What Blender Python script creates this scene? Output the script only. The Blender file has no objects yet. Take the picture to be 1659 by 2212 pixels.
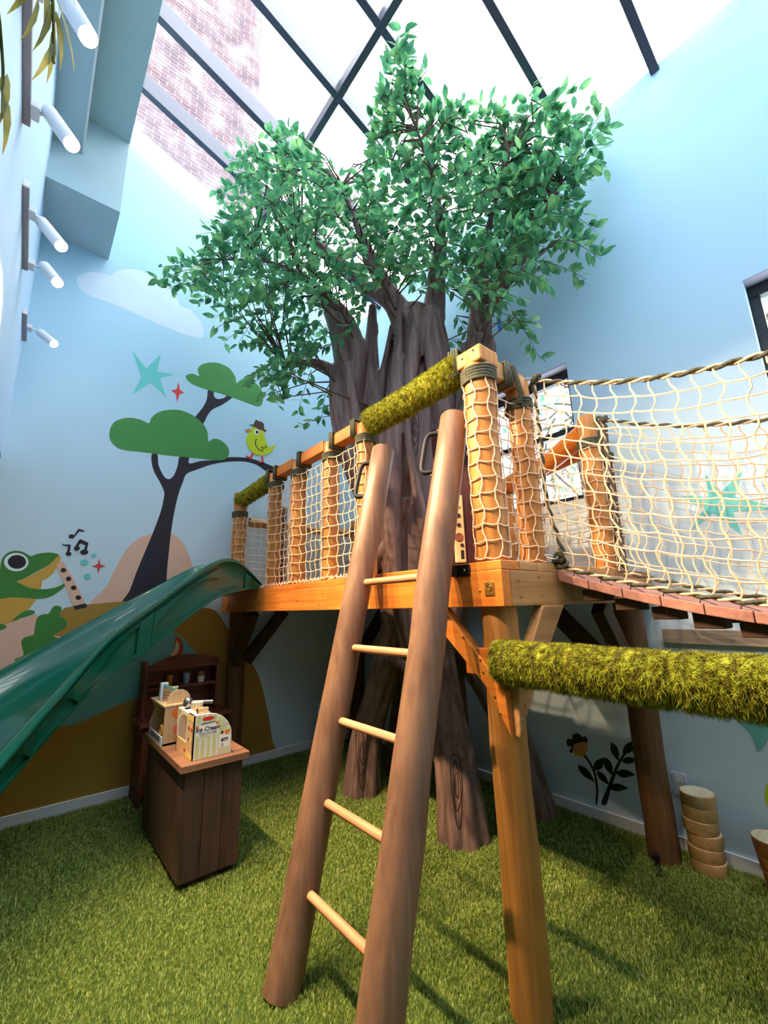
import bpy, bmesh, math, random
import numpy as np
from mathutils import Vector, Matrix, noise

random.seed(7)
rng = np.random.default_rng(11)
sc = bpy.context.scene
COL = sc.collection
PI = math.pi

# ------------------------------------------------------------------ camera
cam_d = bpy.data.cameras.new('camera')
cam = bpy.data.objects.new('camera', cam_d)
COL.objects.link(cam)
yaw, pitch, roll = (math.radians(a) for a in (40.018, 12.639, -1.451))
fwd = Vector((math.sin(yaw) * math.cos(pitch), math.cos(yaw) * math.cos(pitch), math.sin(pitch)))
rgt = fwd.cross(Vector((0, 0, 1))).normalized()
upv = rgt.cross(fwd)
r2 = rgt * math.cos(roll) + upv * math.sin(roll)
u2 = upv * math.cos(roll) - rgt * math.sin(roll)
mw = Matrix((r2, u2, -fwd)).transposed().to_4x4()
mw.translation = (0, 0, 1.5)
cam.matrix_world = mw
cam_d.sensor_fit = 'VERTICAL'
cam_d.sensor_height = 36.0
cam_d.lens = 36.0 * 915.49 / 2212.0
cam_d.clip_start = 0.02
sc.camera = cam

# ------------------------------------------------------------------ world, exposure
SKY = 9.4
w = bpy.data.worlds.new('overcast_sky')
sc.world = w
w.use_nodes = True
bg = w.node_tree.nodes['Background']
bg.inputs[0].default_value = (0.93, 0.97, 1.0, 1)
bg.inputs[1].default_value = SKY
sc.view_settings.view_transform = 'Standard'
sc.view_settings.look = 'None'
sc.view_settings.exposure = 0.0
sc.view_settings.gamma = 1.0
sc.view_settings.use_curve_mapping = False
try:
    sc.cycles.use_denoising = True
    sc.cycles.max_bounces = 7
    sc.cycles.diffuse_bounces = 4
    sc.cycles.glossy_bounces = 2
    sc.cycles.use_adaptive_sampling = True
    sc.cycles.adaptive_threshold = 0.06
    sc.cycles.use_light_tree = False
    sc.cycles.transparent_max_bounces = 10
    sc.cycles.sample_clamp_indirect = 6.0
    sc.cycles.caustics_reflective = False
    sc.cycles.caustics_refractive = False
except Exception:
    pass
SPOT_W = 400.0
SPOT_COL = (1.0, 0.72, 0.42)

# ------------------------------------------------------------------ materials
def lin(c):
    r = []
    for v in c:
        v = v / 255.0
        r.append(v / 12.92 if v <= 0.04045 else ((v + 0.055) / 1.055) ** 2.4)
    return (r[0], r[1], r[2], 1.0)

def newmat(name):
    m = bpy.data.materials.new(name)
    m.use_nodes = True
    nt = m.node_tree
    b = nt.nodes['Principled BSDF']
    return m, nt, b

def paint(name, c, rough=0.6, noise_amt=0.03, nscale=6.0, spec=0.3, metal=0.0, bump=0.0, bscale=60.0, coat=0.0):
    m, nt, b = newmat(name)
    col = lin(c)
    tc = nt.nodes.new('ShaderNodeTexCoord')
    n = nt.nodes.new('ShaderNodeTexNoise')
    n.inputs['Scale'].default_value = nscale
    n.inputs['Detail'].default_value = 4
    nt.links.new(tc.outputs['Object'], n.inputs['Vector'])
    r = nt.nodes.new('ShaderNodeValToRGB')
    r.color_ramp.elements[0].position = 0.3
    r.color_ramp.elements[1].position = 0.7
    r.color_ramp.elements[0].color = [max(0, x * (1 - noise_amt)) for x in col[:3]] + [1]
    r.color_ramp.elements[1].color = [min(1, x * (1 + noise_amt)) for x in col[:3]] + [1]
    nt.links.new(n.outputs['Fac'], r.inputs['Fac'])
    nt.links.new(r.outputs['Color'], b.inputs['Base Color'])
    b.inputs['Roughness'].default_value = rough
    b.inputs['Specular IOR Level'].default_value = spec
    b.inputs['Metallic'].default_value = metal
    b.inputs['Coat Weight'].default_value = coat
    if bump > 0:
        n2 = nt.nodes.new('ShaderNodeTexNoise')
        n2.inputs['Scale'].default_value = bscale
        n2.inputs['Detail'].default_value = 3
        nt.links.new(tc.outputs['Object'], n2.inputs['Vector'])
        bp = nt.nodes.new('ShaderNodeBump')
        bp.inputs['Strength'].default_value = bump
        bp.inputs['Distance'].default_value = 0.01
        nt.links.new(n2.outputs['Fac'], bp.inputs['Height'])
        nt.links.new(bp.outputs['Normal'], b.inputs['Normal'])
    return m

def wood(name, c1, c2, axis=2, rough=0.5, fine=38.0, along=1.6, bump=0.25, spec=0.3, knots=True):
    m, nt, b = newmat(name)
    tc = nt.nodes.new('ShaderNodeTexCoord')
    oi = nt.nodes.new('ShaderNodeObjectInfo')
    add = nt.nodes.new('ShaderNodeVectorMath')
    add.operation = 'ADD'
    sc_ = nt.nodes.new('ShaderNodeVectorMath')
    sc_.operation = 'SCALE'
    sc_.inputs[0].default_value = (13.1, 7.7, 9.3)
    nt.links.new(oi.outputs['Random'], sc_.inputs['Scale'])
    nt.links.new(tc.outputs['Object'], add.inputs[0])
    nt.links.new(sc_.outputs[0], add.inputs[1])
    mp = nt.nodes.new('ShaderNodeMapping')
    s = [fine, fine, fine]
    s[axis] = along
    mp.inputs['Scale'].default_value = s
    nt.links.new(add.outputs[0], mp.inputs['Vector'])
    n = nt.nodes.new('ShaderNodeTexNoise')
    n.inputs['Scale'].default_value = 1.0
    n.inputs['Detail'].default_value = 5
    n.inputs['Distortion'].default_value = 0.6
    nt.links.new(mp.outputs[0], n.inputs['Vector'])
    big = nt.nodes.new('ShaderNodeTexNoise')
    big.inputs['Scale'].default_value = 2.6
    nt.links.new(add.outputs[0], big.inputs['Vector'])
    mx = nt.nodes.new('ShaderNodeMath')
    mx.operation = 'MULTIPLY_ADD'
    mx.inputs[1].default_value = 0.45
    nt.links.new(big.outputs['Fac'], mx.inputs[0])
    h = nt.nodes.new('ShaderNodeMath')
    h.operation = 'MULTIPLY'
    h.inputs[1].default_value = 0.6
    nt.links.new(n.outputs['Fac'], h.inputs[0])
    nt.links.new(h.outputs[0], mx.inputs[2])
    r = nt.nodes.new('ShaderNodeValToRGB')
    r.color_ramp.elements[0].position = 0.36
    r.color_ramp.elements[1].position = 0.66
    r.color_ramp.elements[0].color = lin(c2)
    r.color_ramp.elements[1].color = lin(c1)
    nt.links.new(mx.outputs[0], r.inputs['Fac'])
    nt.links.new(r.outputs['Color'], b.inputs['Base Color'])
    b.inputs['Roughness'].default_value = rough
    b.inputs['Specular IOR Level'].default_value = spec
    bp = nt.nodes.new('ShaderNodeBump')
    bp.inputs['Strength'].default_value = bump
    bp.inputs['Distance'].default_value = 0.004
    nt.links.new(n.outputs['Fac'], bp.inputs['Height'])
    nt.links.new(bp.outputs['Normal'], b.inputs['Normal'])
    return m

def speckle(name, cols, scale, rough=0.7, bump=0.0, trans=0.0, pos=None, spec=0.25, detail=3):
    """colour by noise in world space; works across separate pieces"""
    m, nt, b = newmat(name)
    g = nt.nodes.new('ShaderNodeNewGeometry')
    n = nt.nodes.new('ShaderNodeTexNoise')
    n.inputs['Scale'].default_value = scale
    n.inputs['Detail'].default_value = detail
    nt.links.new(g.outputs['Position'], n.inputs['Vector'])
    r = nt.nodes.new('ShaderNodeValToRGB')
    k = len(cols)
    pos = pos or [0.3 + 0.4 * i / (k - 1) for i in range(k)]
    r.color_ramp.elements[0].position = pos[0]
    r.color_ramp.elements[0].color = lin(cols[0])
    r.color_ramp.elements[1].position = pos[-1]
    r.color_ramp.elements[1].color = lin(cols[-1])
    for i in range(1, k - 1):
        e = r.color_ramp.elements.new(pos[i])
        e.color = lin(cols[i])
    nt.links.new(n.outputs['Fac'], r.inputs['Fac'])
    nt.links.new(r.outputs['Color'], b.inputs['Base Color'])
    b.inputs['Roughness'].default_value = rough
    b.inputs['Specular IOR Level'].default_value = spec
    if bump:
        bp = nt.nodes.new('ShaderNodeBump')
        bp.inputs['Strength'].default_value = bump
        bp.inputs['Distance'].default_value = 0.01
        nt.links.new(n.outputs['Fac'], bp.inputs['Height'])
        nt.links.new(bp.outputs['Normal'], b.inputs['Normal'])
    if trans > 0:
        out = nt.nodes['Material Output']
        t = nt.nodes.new('ShaderNodeBsdfTranslucent')
        nt.links.new(r.outputs['Color'], t.inputs['Color'])
        mix = nt.nodes.new('ShaderNodeMixShader')
        mix.inputs[0].default_value = trans
        nt.links.new(b.outputs[0], mix.inputs[1])
        nt.links.new(t.outputs[0], mix.inputs[2])
        nt.links.new(mix.outputs[0], out.inputs['Surface'])
    return m

def emit(name, c, strength):
    m = bpy.data.materials.new(name)
    m.use_nodes = True
    nt = m.node_tree
    nt.nodes.remove(nt.nodes['Principled BSDF'])
    e = nt.nodes.new('ShaderNodeEmission')
    e.inputs[0].default_value = c
    e.inputs[1].default_value = strength
    nt.links.new(e.outputs[0], nt.nodes['Material Output'].inputs['Surface'])
    m.cycles.emission_sampling = 'NONE'
    return m

def pane_mat(name, refl=0.06, tint=(0.97, 0.985, 1.0, 1)):
    m = bpy.data.materials.new(name)
    m.use_nodes = True
    nt = m.node_tree
    nt.nodes.remove(nt.nodes['Principled BSDF'])
    t = nt.nodes.new('ShaderNodeBsdfTransparent')
    t.inputs[0].default_value = tint
    g = nt.nodes.new('ShaderNodeBsdfGlossy')
    g.inputs['Roughness'].default_value = 0.02
    mix = nt.nodes.new('ShaderNodeMixShader')
    mix.inputs[0].default_value = refl
    nt.links.new(t.outputs[0], mix.inputs[1])
    nt.links.new(g.outputs[0], mix.inputs[2])
    nt.links.new(mix.outputs[0], nt.nodes['Material Output'].inputs['Surface'])
    return m

M = {}
M['wall'] = paint('wall_blue_paint', (192, 219, 234), 0.75, 0.02, 1.2, 0.2, bump=0.05, bscale=140)
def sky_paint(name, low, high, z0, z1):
    """mural sky graded by height: paler low, bluer high"""
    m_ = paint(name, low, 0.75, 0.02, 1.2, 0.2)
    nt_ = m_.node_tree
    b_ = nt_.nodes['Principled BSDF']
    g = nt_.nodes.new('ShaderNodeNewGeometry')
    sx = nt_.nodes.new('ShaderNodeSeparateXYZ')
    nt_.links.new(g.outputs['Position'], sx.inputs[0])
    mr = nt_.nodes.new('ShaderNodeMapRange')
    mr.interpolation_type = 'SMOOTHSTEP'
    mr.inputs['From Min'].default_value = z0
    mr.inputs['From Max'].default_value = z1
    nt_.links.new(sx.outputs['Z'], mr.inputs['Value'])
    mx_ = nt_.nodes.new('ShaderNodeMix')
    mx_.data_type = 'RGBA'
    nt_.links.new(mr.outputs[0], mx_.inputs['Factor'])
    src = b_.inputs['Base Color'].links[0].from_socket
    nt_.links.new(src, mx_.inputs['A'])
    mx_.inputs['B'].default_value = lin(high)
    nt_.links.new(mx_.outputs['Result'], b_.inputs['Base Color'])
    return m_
M['wall'] = sky_paint('wall_sky_paint', (202, 219, 230), (172, 209, 230), 1.6, 4.2)  # mural sky, its top also deepened to offset the skylight washing out the walls
M['bulk'] = paint('bulkhead_paint', (188, 215, 240), 0.7, 0.02, 1.2, 0.2)
M['soffit'] = paint('soffit_paint', (172, 196, 204), 0.75, 0.03, 2.0, 0.2, bump=0.06, bscale=180)
M['base'] = paint('baseboard_paint', (226, 224, 222), 0.5, 0.02)
M['ceil'] = paint('ceiling_paint', (225, 225, 222), 0.8, 0.02)
M['frame'] = paint('skylight_frame', (64, 66, 84), 0.38, 0.05, 10, 0.5)
M['black'] = paint('black_metal', (20, 20, 22), 0.55, 0.08, 20, 0.3)
M['winblack'] = paint('window_frame_black', (26, 27, 32), 0.45, 0.08, 12, 0.4)
M['reveal'] = paint('window_reveal', (150, 152, 168), 0.7, 0.03)  # wall tone greyed to paint in the shade under the window head
M['pane'] = pane_mat('clear_pane')
M['orange_y'] = wood('cedar_along_y', (216, 132, 54), (180, 96, 34), 1, 0.42)
M['orange_x'] = wood('cedar_along_x', (196, 146, 92), (150, 104, 62), 0, 0.5)
M['orange_z'] = wood('cedar_along_z', (198, 136, 70), (154, 98, 46), 2, 0.45)
M['plank'] = wood('bridge_plank', (172, 122, 108), (138, 92, 84), 0, 0.6)
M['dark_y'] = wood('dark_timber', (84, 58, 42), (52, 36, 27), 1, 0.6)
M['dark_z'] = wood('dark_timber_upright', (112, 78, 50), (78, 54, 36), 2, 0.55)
M['ladder'] = wood('brown_stained_pole', (136, 102, 80), (104, 76, 60), 2, 0.42, 34, 1.6, 0.35)
M['rung'] = wood('rung_oak', (214, 158, 118), (178, 120, 84), 1, 0.45, 60, 3)
M['postwood'] = wood('post_wood', (176, 122, 60), (136, 90, 44), 2, 0.45)
M['greywood'] = wood('weathered_board', (168, 150, 132), (128, 112, 98), 1, 0.6)
M['cabinet'] = wood('cabinet_walnut', (86, 62, 52), (52, 38, 33), 2, 0.5)
M['cabtop'] = wood('cabinet_top', (160, 116, 88), (112, 80, 62), 0, 0.42)
M['hutch'] = wood('hutch_mahogany', (132, 74, 56), (90, 48, 38), 0, 0.45)
M['maroon'] = paint('maroon_paint', (62, 24, 26), 0.5, 0.1)
M['lightwood'] = wood('birch_ply', (222, 190, 146), (196, 160, 116), 2, 0.5)
M['tan'] = wood('tan_turned_wood', (206, 164, 112), (182, 138, 88), 0, 0.55)
M['tantop'] = wood('pale_end_grain', (226, 212, 182), (204, 186, 150), 0, 0.6)
M['terracotta'] = wood('terracotta_brown', (178, 116, 76), (148, 90, 58), 0, 0.6)
M['rope'] = speckle('net_cord', [(214, 184, 152), (236, 212, 184)], 60, 0.85)
M['cord'] = speckle('olive_cord', [(58, 60, 50), (96, 96, 80)], 90, 0.8)
M['ropepale'] = speckle('pale_cord', [(190, 162, 130), (226, 204, 176)], 60, 0.85)
M['chrome'] = paint('chrome', (205, 208, 212), 0.2, 0.02, 8, 0.5, metal=1.0)
M['brass'] = paint('brass', (178, 132, 62), 0.4, 0.15, 60, 0.5, metal=0.8)
M['moss'] = speckle('moss_green', [(92, 76, 36), (122, 120, 34), (152, 154, 42), (180, 186, 74)], 42, 0.95, 0.5, 0.2, [0.3, 0.42, 0.55, 0.72])
M['trunk'] = None
M['leaf'] = speckle('leaf_green', [(58, 118, 86), (92, 160, 112), (146, 200, 128)], 11, 0.4, 0, 0.46, [0.34, 0.52, 0.68], 0.45)
M['twig'] = paint('twig_brown', (84, 66, 52), 0.7, 0.2, 30)
M['bamboo'] = speckle('bamboo_leaf', [(70, 78, 34), (104, 108, 48), (146, 142, 80)], 14, 0.6, 0, 0.3)
M['slide'] = paint('green_plastic', (8, 92, 74), 0.2, 0.05, 3, 0.5, coat=0.4)
M['white_metal'] = paint('white_lamp_metal', (226, 226, 232), 0.35, 0.01, 5, 0.5)
M['track_grey'] = paint('track_grey', (150, 146, 152), 0.5, 0.05, 5, 0.4)
M['bulb'] = emit('lamp_glow', (1.0, 0.93, 0.82, 1), 26.0)
M['plate'] = paint('outlet_plate', (214, 216, 224), 0.4, 0.01)
M['plush'] = paint('white_plush', (214, 210, 204), 0.95, 0.06, 40)
M['bluetag'] = paint('blue_ribbon', (30, 120, 220), 0.5, 0.03)
M['steel'] = paint('steel_grey', (150, 152, 158), 0.3, 0.05, 10, 0.5, metal=0.9)
M['brick'] = speckle('old_brick', [(78, 64, 70), (97, 79, 83), (124, 116, 126)], 3.2, 0.9, 0.3)
M['mortar'] = paint('pale_mortar', (164, 162, 172), 0.95, 0.06, 20)
M['bark_line'] = paint('carved_line', (40, 26, 22), 0.7, 0.05)

# trunk: brown-grey sculpted resin with streaks
m, nt, b = newmat('sculpted_bark')
tc = nt.nodes.new('ShaderNodeTexCoord')
mp = nt.nodes.new('ShaderNodeMapping')
mp.inputs['Scale'].default_value = (16, 16, 1.8)
nt.links.new(tc.outputs['Object'], mp.inputs['Vector'])
n = nt.nodes.new('ShaderNodeTexNoise')
n.inputs['Scale'].default_value = 1.3
n.inputs['Detail'].default_value = 6
n.inputs['Distortion'].default_value = 0.8
nt.links.new(mp.outputs[0], n.inputs['Vector'])
r = nt.nodes.new('ShaderNodeValToRGB')
r.color_ramp.elements[0].position = 0.34
r.color_ramp.elements[0].color = lin((86, 64, 60))
r.color_ramp.elements[1].position = 0.66
r.color_ramp.elements[1].color = lin((134, 105, 98))
nt.links.new(n.outputs['Fac'], r.inputs['Fac'])
nt.links.new(r.outputs['Color'], b.inputs['Base Color'])
b.inputs['Roughness'].default_value = 0.5
bp = nt.nodes.new('ShaderNodeBump')
bp.inputs['Strength'].default_value = 0.3
bp.inputs['Distance'].default_value = 0.012
nt.links.new(n.outputs['Fac'], bp.inputs['Height'])
nt.links.new(bp.outputs['Normal'], b.inputs['Normal'])
M['trunk'] = m

for nm, c in dict(cloud=(206, 222, 240), peach=(226, 182, 158), treedark=(50, 46, 54), canopy=(74, 138, 76), teal=(110, 198, 196),
                  red=(214, 74, 70), ochre=(168, 128, 58), pond=(112, 178, 172), leafgreen=(70, 128, 62), lime=(188, 206, 40),
                  gold=(206, 160, 74), paintwhite=(228, 236, 240), hat=(84, 62, 54), rust=(190, 82, 40), cream=(226, 200, 150),
                  plant=(22, 52, 40), orangepaint=(206, 150, 84)).items():
    M['p_' + nm] = paint('mural_' + nm, c, 0.7, 0.03, 5.0, 0.2)
M['p_tan'] = paint('mural_tan', (176, 130, 84), 0.7)

# ------------------------------------------------------------------ mesh helpers
WLOC = {}

class MB:
    def __init__(s):
        s.v = []
        s.f = []
        s.mi = []
        s.cur = 0

    def add(s, vs, fs):
        o = len(s.v)
        s.v.extend([tuple(p) for p in vs])
        for f in fs:
            s.f.append(tuple(i + o for i in f))
            s.mi.append(s.cur)
        return s

    def box(s, x0, x1, y0, y1, z0, z1):
        return s.add([(x0, y0, z0), (x1, y0, z0), (x1, y1, z0), (x0, y1, z0), (x0, y0, z1), (x1, y0, z1), (x1, y1, z1), (x0, y1, z1)],
                     [(3, 2, 1, 0), (4, 5, 6, 7), (0, 1, 5, 4), (1, 2, 6, 5), (2, 3, 7, 6), (3, 0, 4, 7)])

    def beam(s, a, b, wd, ht, up=(0, 0, 1)):
        """rectangular bar from a to b"""
        a = Vector(a)
        b = Vector(b)
        d = (b - a).normalized()
        u = Vector(up)
        x = d.cross(u).normalized()
        y = x.cross(d).normalized()
        vs = []
        for p in (a, b):
            for sx, sy in ((-1, -1), (1, -1), (1, 1), (-1, 1)):
                vs.append(p + x * (sx * wd / 2) + y * (sy * ht / 2))
        return s.add(vs, [(0, 1, 2, 3), (7, 6, 5, 4), (0, 4, 5, 1), (1, 5, 6, 2), (2, 6, 7, 3), (3, 7, 4, 0)])

    def tube(s, pts, rad, n=10, caps=True, closed=False):
        P = [Vector(p) for p in pts]
        k = len(P)
        R = rad if hasattr(rad, '__len__') else [rad] * k
        T = []
        for i in range(k):
            if closed:
                t = P[(i + 1) % k] - P[i - 1]
            else:
                t = P[min(i + 1, k - 1)] - P[max(i - 1, 0)]
            if t.length < 1e-9:
                t = Vector((0, 0, 1))
            T.append(t.normalized())
        up = Vector((0, 0, 1)) if abs(T[0].z) < 0.9 else Vector((1, 0, 0))
        N = T[0].cross(up).normalized()
        vs = []
        for i in range(k):
            N = (N - T[i] * N.dot(T[i]))
            if N.length < 1e-6:
                N = T[i].orthogonal()
            N.normalize()
            B = T[i].cross(N)
            for j in range(n):
                a = 2 * PI * j / n
                vs.append(P[i] + (N * math.cos(a) + B * math.sin(a)) * R[i])
        fs = []
        last = k if closed else k - 1
        for i in range(last):
            for j in range(n):
                a = i * n + j
                b_ = i * n + (j + 1) % n
                c = ((i + 1) % k) * n + (j + 1) % n
                d = ((i + 1) % k) * n + j
                fs.append((a, b_, c, d))
        if caps and not closed:
            fs.append(tuple(reversed(range(n))))
            fs.append(tuple(range((k - 1) * n, k * n)))
        return s.add(vs, fs)

    def lathe(s, prof, n=24, org=(0, 0, 0)):
        """profile of (r, z) about the z axis at org"""
        ox, oy, oz = org
        vs = []
        for (r_, z_) in prof:
            for j in range(n):
                a = 2 * PI * j / n
                vs.append((ox + r_ * math.cos(a), oy + r_ * math.sin(a), oz + z_))
        fs = []
        for i in range(len(prof) - 1):
            for j in range(n):
                fs.append((i * n + j, i * n + (j + 1) % n, (i + 1) * n + (j + 1) % n, (i + 1) * n + j))
        fs.append(tuple(reversed(range(n))))
        fs.append(tuple(range((len(prof) - 1) * n, len(prof) * n)))
        return s.add(vs, fs)

    def prism(s, poly, fn, t0, t1):
        """poly of (u,v); fn(u,v,t) -> xyz; slab between t0 and t1"""
        k = len(poly)
        vs = [fn(u, v, t0) for u, v in poly] + [fn(u, v, t1) for u, v in poly]
        fs = [tuple(range(k)), tuple(range(2 * k - 1, k - 1, -1))]
        for i in range(k):
            fs.append((i, i + k, (i + 1) % k + k, (i + 1) % k))
        return s.add(vs, fs)

    def ellipsoid(s, c, r, n=14, k=9, rot=None):
        vs = []
        c = Vector(c)
        for i in range(1, k):
            ph = PI * i / k
            for j in range(n):
                a = 2 * PI * j / n
                p = Vector((r[0] * math.sin(ph) * math.cos(a), r[1] * math.sin(ph) * math.sin(a), r[2] * math.cos(ph)))
                vs.append(c + (rot @ p if rot else p))
        top = Vector((0, 0, r[2]))
        vs.append(c + (rot @ top if rot else top))
        vs.append(c - (rot @ top if rot else top))
        T = (k - 1) * n
        fs = []
        for i in range(k - 2):
            for j in range(n):
                fs.append((i * n + j, (i + 1) * n + j, (i + 1) * n + (j + 1) % n, i * n + (j + 1) % n))
        for j in range(n):
            fs.append((T, j, (j + 1) % n))
            fs.append((T + 1, (k - 2) * n + (j + 1) % n, (k - 2) * n + j))
        return s.add(vs, fs)

def fix_normals(me):
    bm = bmesh.new()
    bm.from_mesh(me)
    bmesh.ops.recalc_face_normals(bm, faces=bm.faces)
    bm.to_mesh(me)
    bm.free()

def props(o, label=None, cat=None, group=None, kind=None):
    if label:
        o['label'] = label
    if cat:
        o['category'] = cat
    if group:
        o['group'] = group
    if kind:
        o['kind'] = kind
    return o

def link(o, parent=None, wl=(0, 0, 0)):
    COL.objects.link(o)
    wl = Vector(wl)
    if parent is not None:
        o.parent = parent
        o.location = wl - WLOC[parent.name]
    else:
        o.location = wl
    WLOC[o.name] = wl
    return o

def build(name, mb, mat, parent=None, bevel=0.0, smooth=None, recalc=True, seg=2):
    me = bpy.data.meshes.new(name)
    arr = np.array(mb.v, dtype=np.float64)
    c = (arr.min(0) + arr.max(0)) / 2
    arr = arr - c
    me.from_pydata([tuple(p) for p in arr], [], mb.f)
    mats = mat if isinstance(mat, (list, tuple)) else [mat]
    for q in mats:
        me.materials.append(M[q] if isinstance(q, str) else q)
    if len(mats) > 1:
        me.polygons.foreach_set('material_index', mb.mi)
    me.update()
    if recalc:
        fix_normals(me)
    if smooth is not None:
        me.polygons.foreach_set('use_smooth', [True] * len(me.polygons))
        if smooth < 180:
            me.set_sharp_from_angle(angle=math.radians(smooth))
    o = bpy.data.objects.new(name, me)
    if bevel > 0:
        bv = o.modifiers.new('bevel', 'BEVEL')
        bv.width = bevel
        bv.segments = seg
        bv.limit_method = 'ANGLE'
        bv.angle_limit = math.radians(40)
    link(o, parent, c)
    return o

def empty(name, loc, label, cat, group=None):
    o = bpy.data.objects.new(name, None)
    o.empty_display_size = 0.05
    link(o, None, loc)
    return props(o, label, cat, group)

def inst(name, me, parent, wl, rot=None, scale=None):
    o = bpy.data.objects.new(name, me)
    link(o, parent, wl)
    if rot is not None:
        o.rotation_euler = rot
    if scale is not None:
        o.scale = scale
    return o

def mesh_only(mb, mat, smooth=None):
    me = bpy.data.meshes.new('piece')
    me.from_pydata([tuple(p) for p in mb.v], [], mb.f)
    mats = mat if isinstance(mat, (list, tuple)) else [mat]
    for q in mats:
        me.materials.append(M[q])
    if len(mats) > 1:
        me.polygons.foreach_set('material_index', mb.mi)
    me.update()
    fix_normals(me)
    if smooth is not None:
        me.polygons.foreach_set('use_smooth', [True] * len(me.polygons))
        me.set_sharp_from_angle(angle=math.radians(smooth))
    return me

def crom(pts, sub=5, closed=True):
    """Catmull-Rom through 2-D or 3-D points"""
    P = [np.array(p, float) for p in pts]
    k = len(P)
    out = []
    rngi = range(k) if closed else range(k - 1)
    for i in rngi:
        if closed:
            a, b_, c, d = P[i - 1], P[i], P[(i + 1) % k], P[(i + 2) % k]
        else:
            a, b_, c, d = P[max(i - 1, 0)], P[i], P[i + 1], P[min(i + 2, k - 1)]
        for j in range(sub):
            t = j / sub
            out.append(tuple(0.5 * ((2 * b_) + (-a + c) * t + (2 * a - 5 * b_ + 4 * c - d) * t * t + (-a + 3 * b_ - 3 * c + d) * t ** 3)))
    if not closed:
        out.append(tuple(P[-1]))
    return out

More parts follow.
